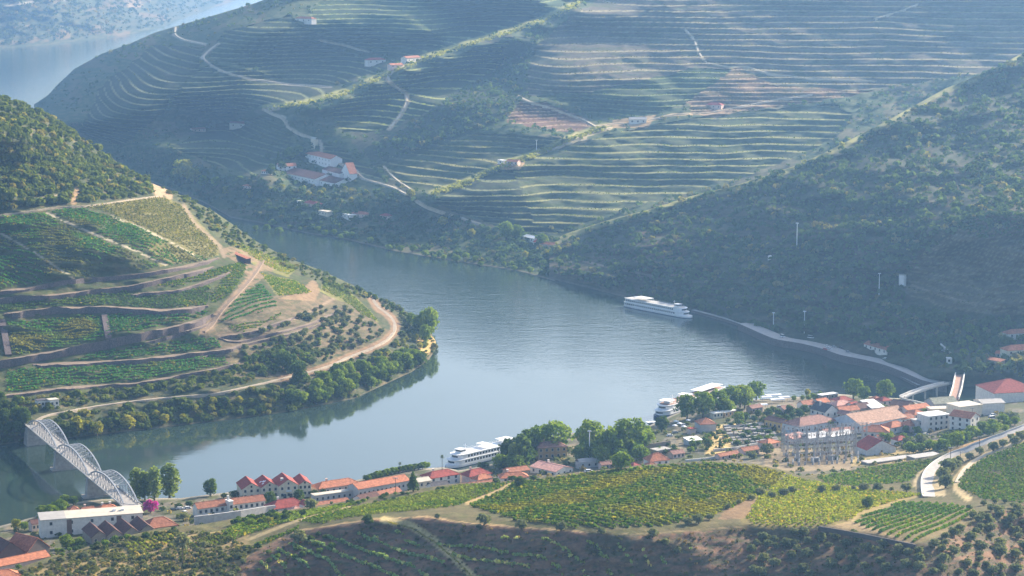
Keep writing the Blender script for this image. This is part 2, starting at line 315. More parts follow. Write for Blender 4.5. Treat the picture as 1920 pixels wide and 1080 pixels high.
def left_cover(PX, PY, Z, U):
    n = fbm(PX / 40, PY * 3 / 40, 31); n2 = fbm(PX / 10, PY * 3 / 10, 32)
    c = base(PX, SCRUB); c = paint(c, n2 > .55, (.12, .11, .055), .6); c = paint(c, n > .62, (.17, .13, .075), .6)
    viny = inpoly(PX, PY, [(-90, 418), (0, 402), (100, 386), (250, 374), (300, 366), (345, 385), (400, 420), (480, 470), (600, 520), (690, 560), (720, 610), (640, 640), (500, 660), (450, 690), (300, 730), (0, 755), (-90, 762)])
    c = paint(c, viny, (.062, .078, .03)); c = paint(c, viny & (n2 > .55), (.095, .085, .045), .6)  # vineyard ground darkened to give the row gaps their shade
    top = inpoly(PX, PY, [(200, 385), (300, 366), (345, 385), (405, 450), (412, 478), (300, 500), (260, 440)]); c = paint(c, top, (.19, .17, .065), .75)
    for poly in ([(608, 518), (640, 533), (690, 578), (712, 606), (680, 592), (600, 546)], [(488, 512), (556, 526), (586, 550), (520, 556)], [(410, 440), (490, 470), (560, 500), (540, 520), (480, 500)]):
        c = paint(c, inpoly(PX, PY, poly), (.20, .19, .06), .8)
    br = inpoly(PX, PY, [(405, 470), (440, 460), (500, 470), (520, 500), (495, 520), (470, 540), (400, 620), (370, 632), (380, 610), (430, 560), (462, 515), (440, 490)]); c = paint(c, br & (n2 > .42), (.22, .155, .10), .8)
    sl = inpoly(PX, PY, [(380, 630), (480, 560), (590, 545), (690, 585), (725, 625), (650, 660), (560, 680), (450, 690), (400, 680)]); c = paint(c, sl, (.175, .13, .085), .85); c = paint(c, sl & (n2 > .5), (.09, .09, .045), .7)
    c = paint(c, inpoly(PX, PY, [(520, 560), (560, 548), (590, 520), (600, 545), (590, 565)]), (.24, .165, .10), .9)
    c = paint(c, inpoly(PX, PY, [(780, 640), (800, 622), (818, 640), (812, 660), (795, 670)]), (.45, .32, .13), .9)
    c = paint(c, soft(dist_line(PX, PY, [(300, 368), (250, 374), (170, 386), (100, 390), (0, 404)], 1.6), 2.5, 2), (.30, .25, .18))
    c = paint(c, soft(dist_line(PX, PY, [(300, 366), (288, 352), (296, 345), (318, 368)], 1), 6, 3), (.42, .30, .19), .9)
    c = paint(c, soft(dist_line(PX, PY, [(0, 385), (60, 374), (120, 364)], 1.6), 2.0, 2), (.30, .25, .18))
    c = paint(c, soft(dist_line(PX, PY, [(138, 378), (146, 358)], 1), 6, 3) , (.42, .28, .16), .9)
    c = paint(c, soft(dist_line(PX, PY, [(345, 385), (365, 420), (412, 462), (420, 480)], 1), 4, 3), (.25, .19, .13), .8)
    for ln in ([(0, 437), (60, 470), (100, 497), (138, 522)], [(88, 400), (180, 440), (250, 468), (312, 497)], [(205, 405), (260, 425), (330, 460), (380, 488)]):
        c = paint(c, soft(dist_line(PX, PY, ln, 1), 2, 1.5) * (n2 > .4), (.42, .37, .28), .8)
    for ln, dr in walls_left:
        c = paint(c, soft(dist_line(PX, PY, ln, 2), 2.2, 2), (.20, .15, .10), .8)
    c = paint(c, soft(dist_line(PX, PY, diag_path, 1), 6, 3), (.22, .155, .105))
    c = paint(c, soft(dist_line(PX, PY, [(440, 640), (410, 630), (480, 622), (540, 602), (590, 580), (625, 560)], 1.5), 3, 2), (.27, .2, .14), .8)
    c = paint(c, inpoly(PX, PY, [(300, 345), (400, 392), (480, 450), (600, 504), (690, 548), (700, 562), (600, 532), (500, 482), (430, 462), (372, 415), (345, 380)]), (.085, .095, .042), .85)
    rr = dist_line(PX, PY, river_road[9:], 1.3); c = paint(c, soft(rr, 9, 4), (.26, .165, .105), .8)
    c = paint(c, (PY > curve(left_bot, PX) - 2), (.13, .11, .08), .6)
    return c
piece('left_hill', -299, 819, 3, 240, left_bot, left_top, left_pts, [(10, .1), (40, .35), (100, .5), (220, .5), (400, .4)], left_cover, (2.0, .8), (110, 36))

# right-hand face with its bare spur ------------------------------------------------
right_bot = [(1030, 523), (1107, 541), (1173, 558), (1240, 572), (1300, 583), (1388, 611), (1452, 641), (1520, 652), (1572, 670), (1655, 688), (1728, 720), (1770, 726), (1850, 724), (2040, 722), (2260, 720)]
right_top = [(1030, 462), (1055, 441), (1133, 416), (1223, 392), (1290, 370), (1380, 348), (1487, 313), (1540, 290), (1593, 263), (1657, 230), (1715, 198), (1773, 166), (1857, 132), (1920, 98), (2040, 40), (2260, 110)]
right_pts = [(2260, 110, 180), (2260, 300, 128), (2260, 480, 78), (2260, 580, 42), (2260, 690, 10), (1030, 462, 13), (1055, 441, 18), (1133, 416, 37), (1223, 392, 57), (1290, 370, 70), (1380, 348, 86), (1487, 313, 106), (1593, 263, 127), (1657, 230, 143), (1773, 166, 168), (1857, 132, 188), (1920, 98, 204), (2040, 40, 228),
             (1300, 560, 7), (1400, 597, 6), (1470, 625, 5.5), (1560, 650, 5.5), (1660, 675, 6), (1740, 705, 6),
             (1700, 530, 47), (1900, 560, 46), (1800, 480, 73), (1900, 400, 112), (1500, 500, 48), (1600, 420, 80), (1750, 360, 108), (1400, 460, 50), (1200, 480, 30), (1850, 660, 18), (1960, 650, 24), (1800, 620, 26), (1650, 600, 26), (1500, 580, 20), (1780, 690, 12), (1900, 700, 12)]
terr_right = [(1705, 555), (1690, 530), (1705, 490), (1760, 455), (1840, 400), (1900, 362), (2040, 300), (2040, 600), (1900, 590), (1800, 585)]
def right_terr(PX, PY, Z):
    m = inpoly(PX, PY, terr_right); dz = 4.2; q = Z / dz; u = q - np.floor(q)
    t = np.tan(PITCH + np.arctan((PY - 540) / FPX)); fr = np.clip(.6 * t / (.5 + t), .03, .25)
    z2 = dz * (np.floor(q) + np.clip((u - fr) / (1 - fr), 0, 1))
    return np.where(m, z2, Z), np.where(m, u, -1)
def right_cover(PX, PY, Z, U):
    n = fbm(PX / 60, PY * 3 / 60, 41); n2 = fbm(PX / 9, PY * 3 / 9, 42)
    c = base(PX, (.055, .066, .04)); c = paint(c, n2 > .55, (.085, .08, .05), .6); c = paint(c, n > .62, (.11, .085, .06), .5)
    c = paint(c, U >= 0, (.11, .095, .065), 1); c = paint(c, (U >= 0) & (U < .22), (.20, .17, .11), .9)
    c = paint(c, soft(PY - curve(right_top, PX), 9, 6), (.26, .25, .09), .9)  # crest band painted brighter, as if the sun caught the edge
    c = paint(c, soft(dist_line(PX, PY, [(1710, 535), (1760, 552), (1830, 572)], 1), 2, 1.5), (.3, .25, .18), .8)
    c = paint(c, soft(dist_line(PX, PY, [(1095, 490), (1150, 503), (1230, 518)], 1.5), 3, 2), (.25, .2, .16), .6)
    c = paint(c, (PY > curve(right_bot, PX) - 4), (.12, .11, .09), .7)
    c = paint(c, inpoly(PX, PY, [(1180, 430), (1280, 440), (1300, 520), (1200, 520)]) & (n2 > .5), (.2, .12, .1), .4)
    return c
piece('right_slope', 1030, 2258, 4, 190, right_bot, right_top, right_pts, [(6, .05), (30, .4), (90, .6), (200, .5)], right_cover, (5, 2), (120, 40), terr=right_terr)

# far hills with the terraced amphitheatre ---------------------------------------------
far_bot = [(64, 206), (120, 270), (200, 312), (300, 347), (380, 379), (433, 408), (517, 424), (583, 439), (640, 447), (740, 471), (873, 493), (973, 509), (1040, 527), (1080, 500), (1133, 440), (1223, 408), (1380, 366), (1487, 331), (1593, 281), (1657, 248), (1773, 184), (1857, 150), (1920, 116), (2040, 50), (2260, 30)]
far_top = [(64, 197), (90, 180), (108, 160), (140, 130), (190, 102), (250, 80), (290, 62), (330, 50), (400, 30), (480, 6), (540, -18), (590, -34), (640, -40), (2260, -40)]
def fz(py, Y0=2282., s=.26):
    t = math.tan(PITCH + math.atan((py - 540) / FPX)); return (s * (CAMZ / t - Y0)) / (1 + s / t)
far_pts = [(66, 197, 6), (108, 160, 48), (190, 102, 112), (330, 50, 172), (480, 6, 220), (540, -18, 240),
           (120, 230, 50), (200, 250, 52), (300, 280, 48), (200, 180, 96), (300, 120, 138), (400, 300, 40), (420, 230, 66), (500, 330, 42), (560, 330, 34), (640, 330, 42)]
for px in (800, 1000, 1200, 1400, 1600, 1800, 2040, 2260):
    for py in (460, 400, 330, 260, 190, 120, 60, 0, -40):
        if py < np.interp(px, [p[0] for p in far_bot], [p[1] for p in far_bot]) + (40 if px > 1060 else -5):
            far_pts.append((px, py, fz(py - (px - 1000) * .008, 2290 + max(0, 1000 - px) * .35)))
for px in (450, 600, 700):
    for py in (60, 0, -35): 
        if py > np.interp(px, [p[0] for p in far_top], [p[1] for p in far_top]): far_pts.append((px, py, fz(py, 2500)))
ridge1 = [(1090, 0), (1073, 13), (1007, 43), (950, 62), (890, 80), (820, 103), (757, 125), (700, 152), (640, 177), (570, 195), (500, 204)]
ridge2 = [(1135, 238), (1085, 255), (1000, 292), (955, 306), (880, 340), (850, 352), (810, 365)]
for (x, y) in ridge1[1:-1]:
    q = 2300 + max(0, 1000 - x) * .35; z = fz(y, q); far_pts += [(x, y + 3, z), (x, y - 12, z + 1.0), (x, y + 45, fz(y + 45, q) - (5 if x < 980 else 0))]
for (x, y) in ridge2: 
    z = fz(y, 2300); far_pts += [(x, y + 2, z), (x, y - 8, z + 1.5)]
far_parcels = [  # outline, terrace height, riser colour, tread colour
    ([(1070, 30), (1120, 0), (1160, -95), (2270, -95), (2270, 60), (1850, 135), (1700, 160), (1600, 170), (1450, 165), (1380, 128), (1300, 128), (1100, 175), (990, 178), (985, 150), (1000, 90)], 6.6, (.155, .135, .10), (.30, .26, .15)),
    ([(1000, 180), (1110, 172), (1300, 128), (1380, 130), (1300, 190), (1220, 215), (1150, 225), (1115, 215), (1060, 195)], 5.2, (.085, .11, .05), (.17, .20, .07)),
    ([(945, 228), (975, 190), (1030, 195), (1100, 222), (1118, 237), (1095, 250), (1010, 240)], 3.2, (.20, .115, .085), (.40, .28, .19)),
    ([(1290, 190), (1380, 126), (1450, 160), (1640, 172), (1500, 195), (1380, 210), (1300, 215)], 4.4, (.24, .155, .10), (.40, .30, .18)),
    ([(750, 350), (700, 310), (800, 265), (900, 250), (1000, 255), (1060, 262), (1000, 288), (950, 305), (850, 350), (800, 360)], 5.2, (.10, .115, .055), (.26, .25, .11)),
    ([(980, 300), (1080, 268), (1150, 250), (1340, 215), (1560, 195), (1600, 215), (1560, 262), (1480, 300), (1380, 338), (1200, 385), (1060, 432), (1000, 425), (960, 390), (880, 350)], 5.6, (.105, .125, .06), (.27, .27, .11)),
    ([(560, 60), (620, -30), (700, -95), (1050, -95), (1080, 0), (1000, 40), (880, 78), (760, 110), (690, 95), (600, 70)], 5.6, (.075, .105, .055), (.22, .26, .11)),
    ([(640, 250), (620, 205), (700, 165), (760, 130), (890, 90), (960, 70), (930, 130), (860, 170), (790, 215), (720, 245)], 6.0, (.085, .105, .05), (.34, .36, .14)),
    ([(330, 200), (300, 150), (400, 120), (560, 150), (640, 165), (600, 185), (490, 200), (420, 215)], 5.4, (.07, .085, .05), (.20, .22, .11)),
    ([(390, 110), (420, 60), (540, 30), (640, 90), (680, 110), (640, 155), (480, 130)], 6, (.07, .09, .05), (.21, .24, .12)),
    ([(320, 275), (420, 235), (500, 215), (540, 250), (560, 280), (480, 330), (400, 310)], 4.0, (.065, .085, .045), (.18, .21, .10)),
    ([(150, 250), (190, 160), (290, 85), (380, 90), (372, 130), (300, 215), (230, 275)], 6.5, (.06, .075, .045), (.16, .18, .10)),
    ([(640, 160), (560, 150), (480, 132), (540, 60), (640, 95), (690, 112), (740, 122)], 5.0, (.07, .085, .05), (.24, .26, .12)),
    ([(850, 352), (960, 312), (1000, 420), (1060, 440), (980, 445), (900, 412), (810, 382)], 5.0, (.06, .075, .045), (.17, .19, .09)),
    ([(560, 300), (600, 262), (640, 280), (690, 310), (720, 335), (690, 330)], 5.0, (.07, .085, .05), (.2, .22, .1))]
far_roads = [
    ([(497, 205), (512, 214), (532, 219), (540, 238), (560, 250), (600, 264), (604, 278), (600, 290), (615, 298), (650, 312), (668, 320), (680, 335), (740, 352), (780, 375), (800, 388), (860, 408), (900, 420)], 3.0, (.44, .38, .31)),
    ([(497, 205), (520, 203)], 5, (.46, .38, .27)),
    ([(410, 82), (395, 92), (378, 108), (400, 125), (420, 135), (470, 148), (540, 158), (620, 163)], 2.4, (.40, .36, .31)),
    ([(330, 52), (325, 65), (345, 75), (385, 83)], 3, (.44, .38, .31)),
    ([(757, 125), (735, 133), (724, 145), (735, 158), (762, 175), (765, 190), (752, 215), (738, 232), (730, 242)], 4.2, (.50, .38, .23)),
    ([(970, 180), (990, 190), (1040, 205), (1095, 225), (1118, 238)], 2.6, (.50, .40, .28)),
    ([(1145, 240), (1085, 258), (1050, 275), (1000, 290), (960, 305)], 4, (.44, .36, .2)),
    ([(1080, 256), (1095, 262), (1070, 268)], 7, (.48, .38, .22)),
    ([(1115, 238), (1150, 232), (1190, 232), (1260, 215), (1330, 212)], 3, (.42, .31, .18)),
    ([(1330, 212), (1390, 200), (1450, 188), (1520, 178)], 2.6, (.42, .36, .28)),
    ([(1285, 55), (1303, 75), (1310, 100), (1325, 118)], 2.5, (.38, .32, .2)),
    ([(1325, 118), (1365, 126), (1400, 125), (1440, 138), (1520, 148), (1640, 152)], 2.6, (.40, .33, .2)),
    ([(600, 75), (650, 85), (690, 97)], 2.4, (.38, .34, .28)),
    ([(1720, 8), (1690, 20), (1640, 35)], 1.6, (.42, .38, .32)),
    ([(720, 312), (740, 335), (770, 355)], 3, (.28, .24, .10))]
def far_terr(PX, PY, Z):
    Z2 = Z.copy(); U = np.full(Z.shape, -1.0); jit = fbm(PX / 150, PY / 50, 77) * .9
    t = np.tan(PITCH + np.arctan((PY - 540) / FPX)); fr = np.clip(.62 * t / (.27 + t), .03, .24)
    for k, (poly, dz, a, b) in enumerate(far_parcels):
        m = inpoly(PX + (fbm(PX / 14, PY / 6, 5) - .5) * 14, PY + (fbm(PX / 16, PY / 8, 6) - .5) * 7, poly)
        q = Z / dz + jit; u = q - np.floor(q)
        zz = dz * (np.floor(q) + np.clip((u - fr) / (1 - fr), 0, 1) - jit)
        Z2 = np.where(m, zz, Z2); U = np.where(m, u + k, U)
    return Z2, U
def far_cover(PX, PY, Z, U):
    n = fbm(PX / 70, PY * 3 / 70, 51); n2 = fbm(PX / 9, PY * 3 / 9, 52); n3 = fbm(PX / 25, PY * 3 / 25, 53)
    c = base(PX, (.062, .088, .038)); c = paint(c, n2 > .55, (.11, .12, .055), .6); c = paint(c, n > .62, (.15, .12, .08), .5)
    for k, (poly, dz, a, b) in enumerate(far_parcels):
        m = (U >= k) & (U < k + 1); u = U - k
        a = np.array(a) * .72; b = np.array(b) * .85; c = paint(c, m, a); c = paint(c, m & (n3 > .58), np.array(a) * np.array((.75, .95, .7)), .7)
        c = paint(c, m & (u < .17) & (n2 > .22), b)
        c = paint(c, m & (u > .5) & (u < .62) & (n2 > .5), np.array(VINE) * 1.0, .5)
    gl = inpoly(PX, PY, [(1000, 55), (1050, 30), (990, 95), (985, 180), (940, 225), (880, 250), (760, 300), (700, 310), (680, 280), (760, 240), (860, 170), (930, 130), (960, 75)]); c = paint(c, gl, (.048, .062, .036), .9)
    for rd in (ridge1, ridge2): c = paint(c, soft(dist_line(PX, PY + 4, rd, 1.8) + n2 * 6, 11, 5), (.30, .29, .10), .95)  # ridge lines painted lighter to stand in for sun along the spurs
    for ln, w, col in far_roads: c = paint(c, soft(dist_line(PX, PY, ln, 1.3), w, 1.6), col, .95)
    c = paint(c, inpoly(PX, PY, [(925, 310), (945, 300), (985, 305), (975, 318), (940, 318)]), (.40, .27, .15))
    c = paint(c, inpoly(PX, PY, [(1150, 225), (1230, 215), (1215, 240), (1150, 240)]), (.38, .26, .14), .8)
    c = paint(c, inpoly(PX, PY, [(1310, 215), (1370, 200), (1400, 205), (1340, 222)]), (.36, .24, .14), .8)
    c = paint(c, (PY > curve(far_bot, PX) - 3) & (PX < 1060), (.16, .14, .11), .7)
    return c
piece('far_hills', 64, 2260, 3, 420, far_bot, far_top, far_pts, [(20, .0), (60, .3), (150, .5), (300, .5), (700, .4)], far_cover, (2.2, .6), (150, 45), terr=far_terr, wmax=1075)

# distant wooded hill over the far reach ---------------------------------------------------
dist_bot = [(-90, 97), (0, 91), (80, 85), (160, 75), (240, 65), (300, 53), (350, 32), (400, 14), (435, 3), (470, -8)]
dist_top = [(-90, -70), (300, -70), (400, -60), (470, -50)]
def dist_cover(PX, PY, Z, U):
    n2 = fbm(PX / 9, PY * 3 / 9, 62); n = fbm(PX / 30, PY * 3 / 30, 63)
    c = base(PX, (.06, .07, .035)); c = paint(c, n2 > .52, (.10, .095, .05), .8); c = paint(c, n > .62, (.20, .13, .07), .6)
    c = paint(c, inpoly(PX, PY, [(235, 5), (260, -5), (268, 12), (245, 18)]), (.26, .18, .10))
    for ln in ([(-5, 15), (30, 8), (75, 2)], [(120, 0), (165, -6)]): c = paint(c, soft(dist_line(PX, PY, ln, 1), 2, 1.5), (.36, .31, .24))
    return c
piece('distant_hill', -250, 470, 4, 70, dist_bot, dist_top, [(0, 40, 60), (0, 0, 118), (0, -70, 230), (200, 30, 55), (200, -70, 200), (300, 0, 60), (300, -70, 170), (440, -50, 90), (-90, 0, 120)], [(200, .1), (900, .2)], dist_cover, (8, 3), (60, 20))
far_ridge = None

# one ray tree of all ground
vs = []; fs = []; o0 = 0
for k, p in PIECES.items():
    vs.append(p['all']); fs.append(p['faces'] + o0); o0 += len(p['all'])
GROUND = BVHTree.FromPolygons(np.concatenate(vs).tolist(), np.concatenate(fs).tolist())
def at(px, py):                                      # first ground (or water) point seen at that spot of the photograph
    d = Vector(ray(px, py)).normalized(); h = GROUND.ray_cast(Vector((0, 0, CAMZ)), d)
    w = at_z(px, py, 0)
    if h[0] is None or (w.y > 0 and h[0].z < 0): return w
    return h[0]
def down(x, y, z0=600):
    h = GROUND.ray_cast(Vector((x, y, z0)), Vector((0, 0, -1)))
    return h[0].z if h[0] is not None else 0.0

# ------------------------------------------------------------------ river
def water_material():
    m, N, L, B = mat('river_water')
    B.inputs['Base Color'].default_value = (.026, .046, .038, 1); B.inputs['IOR'].default_value = 1.52
    n1 = noise_node(N, L, .25, 3, sc=(1, 1, 1)); n2 = noise_node(N, L, .012, 3, sc=(1, .7, 1)); n3 = noise_node(N, L, .06, 2, sc=(.6, 1.6, 1))
    r = ramp(N, L, n2, [(.35, (.03, .03, .03)), (.7, (.10, .10, .10))]); L.new(r, B.inputs['Roughness'])
    mth = N.new('ShaderNodeMath'); mth.operation = 'ADD'; L.new(n1, mth.inputs[0]); L.new(n3, mth.inputs[1])
    geo = N.new('ShaderNodeNewGeometry'); dt = N.new('ShaderNodeVectorMath'); dt.operation = 'DOT_PRODUCT'; dt.inputs[1].default_value = (.795, .605, 0)
    L.new(geo.outputs['Position'], dt.inputs[0]); big = noise_node(N, L, .006, 4, sc=(1, .6, 1))
    ad = N.new('ShaderNodeMath'); ad.operation = 'MULTIPLY_ADD'; ad.inputs[1].default_value = 260; L.new(big, ad.inputs[0]); L.new(dt.outputs['Value'], ad.inputs[2])
    mr = N.new('ShaderNodeMapRange'); mr.inputs['From Min'].default_value = 1130; mr.inputs['From Max'].default_value = 1330; mr.inputs['To Min'].default_value = .07; mr.inputs['To Max'].default_value = .6; L.new(ad.outputs[0], mr.inputs['Value'])
    bp = N.new('ShaderNodeBump'); bp.inputs['Distance'].default_value = .3; L.new(mr.outputs[0], bp.inputs['Strength'])
    L.new(mth.outputs[0], bp.inputs['Height']); L.new(bp.outputs[0], B.inputs['Normal'])
    return m
M['water'] = water_material()
me = quad_mesh('river', [(-5900, -250, 0), (5900, -250, 0), (5900, 15900, 0), (-5900, 15900, 0)], [(0, 1, 2, 3)])
tag(link('river', me, None, [M['water']]), kind='structure')
# ------------------------------------------------------------------ foliage: clouds of small leaf faces
def unit(n):
    v = rng.normal(size=(n, 3)); return v / np.linalg.norm(v, axis=1, keepdims=True)
def leaf_quads(cen, nor, size, asp=1.0):             # one face per leaf tuft
    n = len(cen); nor = nor / (np.linalg.norm(nor, axis=1, keepdims=True) + 1e-9)
    t = np.cross(nor, unit(n)); t /= np.linalg.norm(t, axis=1, keepdims=True) + 1e-9
    b = np.cross(nor, t); sx = (size * (.7 + .6 * rng.random(n)))[:, None] * .5; sy = sx * asp
    j = lambda: (1 + .5 * (rng.random((n, 1)) - .5))
    return np.stack([cen - t * sx * j() - b * sy * j(), cen + t * sx * j() - b * sy * j(), cen + t * sx * j() + b * sy * j(), cen - t * sx * j() + b * sy * j()], 1)
def clumps(base, r, nq, col, flat=.8, jit=.16, fill=.62, size=.62):
    n = len(base); r = np.broadcast_to(np.asarray(r, float), (n,)); N = n * nq
    d = unit(N); d[:, 2] = np.where(d[:, 2] < -.25, -d[:, 2], d[:, 2])
    i = np.repeat(np.arange(n), nq); rr = r[i] * (fill + (1 - fill) * rng.random(N))
    cen = base[i] + d * rr[:, None] * np.array([1, 1, flat]); cen[:, 2] += r[i] * flat * .55
    q = leaf_quads(cen, d * .8 + unit(N) * .6, r[i] * size)
    c = np.asarray(col)[i] * (1 + jit * 2 * (rng.random((N, 1)) - .5))
    return q, np.repeat(c, 4, 0)
def leaf_object(name, q, c, label, cat, group=None, kind='stuff', parent=None):
    n = len(q); me = quad_mesh(name, q.reshape(-1, 3), np.arange(n * 4).reshape(n, 4), c)
    o = link(name, me, parent, [M['leaf']])
    return tag(o, label, cat, group, kind)
def pick(poly, n, pc, avoid=None, mind=0):           # random spots of a photo polygon that lie on a hill
    a = np.array(poly, float); lo = a.min(0); hi = a.max(0)
    p = lo + rng.random((n, 2)) * (hi - lo); m = inpoly(p[:, 0], p[:, 1], poly) & inside_piece(pc, p[:, 0], p[:, 1])
    if avoid is not None: m &= ~avoid(p[:, 0], p[:, 1])
    p = p[m]
    if mind:
        keep = []
        for s in p:
            if all((s[0] - k[0]) ** 2 + (2.2 * (s[1] - k[1])) ** 2 > mind * mind for k in keep): keep.append(s)
        p = np.array(keep).reshape(-1, 2)
    return p
GAIN = 1.55
def shades(n, a, b, c=None, pc=.0):
    t = rng.random((n, 1)); col = np.array(a) * (1 - t) + np.array(b) * t
    if c is not None:
        m = rng.random(n) < pc; col[m] = np.array(c) * (.8 + .4 * rng.random((m.sum(), 1)))
    return np.minimum(col * GAIN, .62)

# scrub and woods that read as one mass -----------------------------------------------
def scrub(name, pc, poly, n, r, nq, cols, label, avoid=None, cat='scrub'):
    p = pick(poly, n, pc, avoid); b = on_piece(pc, p[:, 0], p[:, 1])
    rr = r[0] + (r[1] - r[0]) * rng.random(len(p)) ** 2
    q, c = clumps(b, rr, nq, shades(len(p), *cols))
    return leaf_object(name, q, c, label, cat)
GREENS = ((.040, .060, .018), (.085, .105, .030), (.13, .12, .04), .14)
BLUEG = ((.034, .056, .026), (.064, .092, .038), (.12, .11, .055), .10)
def lroads(x, y):
    m = dist_line(x, y, river_road, 1.3) < 11
    for ln in ([(300, 368), (250, 374), (170, 386), (100, 390), (0, 404)], [(0, 385), (60, 374), (120, 364)], [(300, 366), (288, 352), (296, 345), (318, 368)], [(138, 382), (146, 352)]): m |= dist_line(x, y, ln, 1.5) < 6
    return m
scrub('oak_scrub', 'left_hill', [(-290, 95), (-80, 160), (0, 178), (100, 222), (200, 290), (290, 346), (295, 362), (240, 372), (160, 380), (90, 384), (-80, 402), (-290, 420)], 8200, (1.6, 4.4), 34, GREENS, 'dense green oak scrub covering the steep hilltop on the left', lroads)
scrub('ridge_scrub', 'left_hill', [(300, 348), (345, 368), (400, 398), (480, 455), (600, 509), (690, 552), (704, 562), (660, 556), (600, 530), (540, 505), (500, 480), (440, 464), (400, 440), (372, 412), (345, 382), (320, 370)], 2600, (1.2, 2.9), 24, GREENS, 'olive green bushes along the shoulder of the left hill above the river')
def bank_avoid(x, y): return (dist_line(x, y, river_road, 1.3) < 9) | (dist_line(x, y, walls_left[5][0], 1.5) < 4)
scrub('bank_scrub', 'left_hill', [(-80, 770), (60, 748), (250, 728), (420, 698), (520, 650), (600, 655), (640, 650), (560, 690), (450, 722), (300, 742), (100, 770), (60, 790), (-80, 800)], 2600, (1.2, 3.2), 28, GREENS, 'dark green bushes on the bank between the lowest terrace and the river road', bank_avoid)
scrub('waterside_scrub', 'left_hill', [(-80, 780), (60, 795), (100, 785), (300, 755), (450, 735), (560, 712), (650, 680), (740, 640), (760, 600), (720, 570), (790, 600), (822, 645), (790, 700), (700, 735), (600, 765), (450, 790), (300, 808), (100, 828), (-80, 842)], 3000, (1.3, 3.6), 30, GREENS, 'green bushes lining the waterline below the river road on the left', lroads)
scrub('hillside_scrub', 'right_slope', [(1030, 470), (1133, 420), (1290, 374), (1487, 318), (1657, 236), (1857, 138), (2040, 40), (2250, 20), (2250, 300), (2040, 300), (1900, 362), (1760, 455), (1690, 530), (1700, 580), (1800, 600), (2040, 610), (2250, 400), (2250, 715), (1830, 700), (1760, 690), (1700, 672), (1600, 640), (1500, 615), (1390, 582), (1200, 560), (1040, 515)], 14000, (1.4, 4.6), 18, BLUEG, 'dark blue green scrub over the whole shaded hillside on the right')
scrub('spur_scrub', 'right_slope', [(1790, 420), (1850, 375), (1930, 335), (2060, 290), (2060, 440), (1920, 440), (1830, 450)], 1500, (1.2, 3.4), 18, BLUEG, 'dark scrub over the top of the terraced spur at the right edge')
scrub('spur_crest_scrub', 'right_slope', [(1030, 464), (1133, 417), (1290, 371), (1487, 314), (1657, 231), (1857, 133), (2040, 32), (2040, 50), (1857, 148), (1657, 246), (1487, 330), (1290, 384), (1133, 428), (1040, 478)], 900, (1.4, 3.4), 20, ((.14, .15, .04), (.24, .22, .06), (.07, .085, .03), .3), 'sunlit yellow green bushes along the crest of the right spur')  # leaf colour itself is brightened to carry the sun on this crest
gully = [(1010, 45), (1050, 30), (1000, 90), (985, 180), (945, 225), (880, 250), (760, 290), (700, 300), (690, 275), (760, 240), (860, 175), (930, 130), (965, 75)]
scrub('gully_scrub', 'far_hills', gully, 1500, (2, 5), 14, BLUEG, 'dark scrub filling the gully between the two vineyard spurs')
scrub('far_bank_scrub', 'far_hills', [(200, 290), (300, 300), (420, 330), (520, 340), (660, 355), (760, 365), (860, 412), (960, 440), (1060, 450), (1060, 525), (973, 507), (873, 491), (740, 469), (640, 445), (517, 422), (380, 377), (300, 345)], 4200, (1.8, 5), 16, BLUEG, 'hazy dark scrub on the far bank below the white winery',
      lambda x, y: dist_line(x, y, far_roads[0][0], 1.3) < 5)
def far_free(x, y):
    m = np.zeros(x.shape, bool)
    for pl in far_parcels: m |= inpoly(x, y, pl[0])
    for ln, w, c in far_roads: m |= dist_line(x, y, ln, 1.3) < w + 3
    return m
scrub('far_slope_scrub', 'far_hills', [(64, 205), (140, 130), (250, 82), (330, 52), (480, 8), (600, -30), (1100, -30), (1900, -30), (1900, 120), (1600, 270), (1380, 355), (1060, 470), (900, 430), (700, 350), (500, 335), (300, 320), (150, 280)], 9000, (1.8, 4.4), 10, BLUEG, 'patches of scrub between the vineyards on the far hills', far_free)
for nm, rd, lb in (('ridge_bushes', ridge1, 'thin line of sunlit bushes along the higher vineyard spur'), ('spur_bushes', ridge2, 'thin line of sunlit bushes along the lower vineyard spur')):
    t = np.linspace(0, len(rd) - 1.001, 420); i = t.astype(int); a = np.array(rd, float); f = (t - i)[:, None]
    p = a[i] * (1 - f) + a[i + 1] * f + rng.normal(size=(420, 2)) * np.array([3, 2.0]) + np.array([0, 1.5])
    q, c = clumps(on_piece('far_hills', p[:, 0], p[:, 1]), 1.2 + 1.6 * rng.random(420), 14, shades(420, (.13, .14, .04), (.26, .25, .07))); leaf_object(nm, q, c, lb, 'bushes')  # lighter leaf colours put the sunlight of the ridge into the bushes
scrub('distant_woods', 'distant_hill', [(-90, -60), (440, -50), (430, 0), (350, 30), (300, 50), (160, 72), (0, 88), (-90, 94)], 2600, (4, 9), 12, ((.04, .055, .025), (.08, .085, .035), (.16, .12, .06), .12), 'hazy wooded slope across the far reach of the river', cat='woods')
scrub('shore_woods', 'far_hills', [(66, 198), (108, 160), (190, 103), (250, 81), (330, 51), (400, 31), (480, 7), (490, 18), (400, 44), (330, 64), (250, 95), (190, 116), (120, 170), (80, 215)], 700, (2, 4.5), 14, BLUEG, 'dark bushes along the skyline of the far spur')
face_poly = [(455, 1056), (520, 1016), (600, 995), (700, 980), (860, 984), (1000, 996), (1200, 1006), (1400, 992), (1560, 992), (1718, 1028), (1850, 970), (1940, 948), (1940, 1100), (440, 1100)]
scrub('dry_scrub', 'near_hill', face_poly, 2200, (.3, 1.0), 18, ((.05, .055, .03), (.10, .095, .05), (.16, .11, .06), .3), 'low dry scrub on the shaded slope along the bottom of the picture')
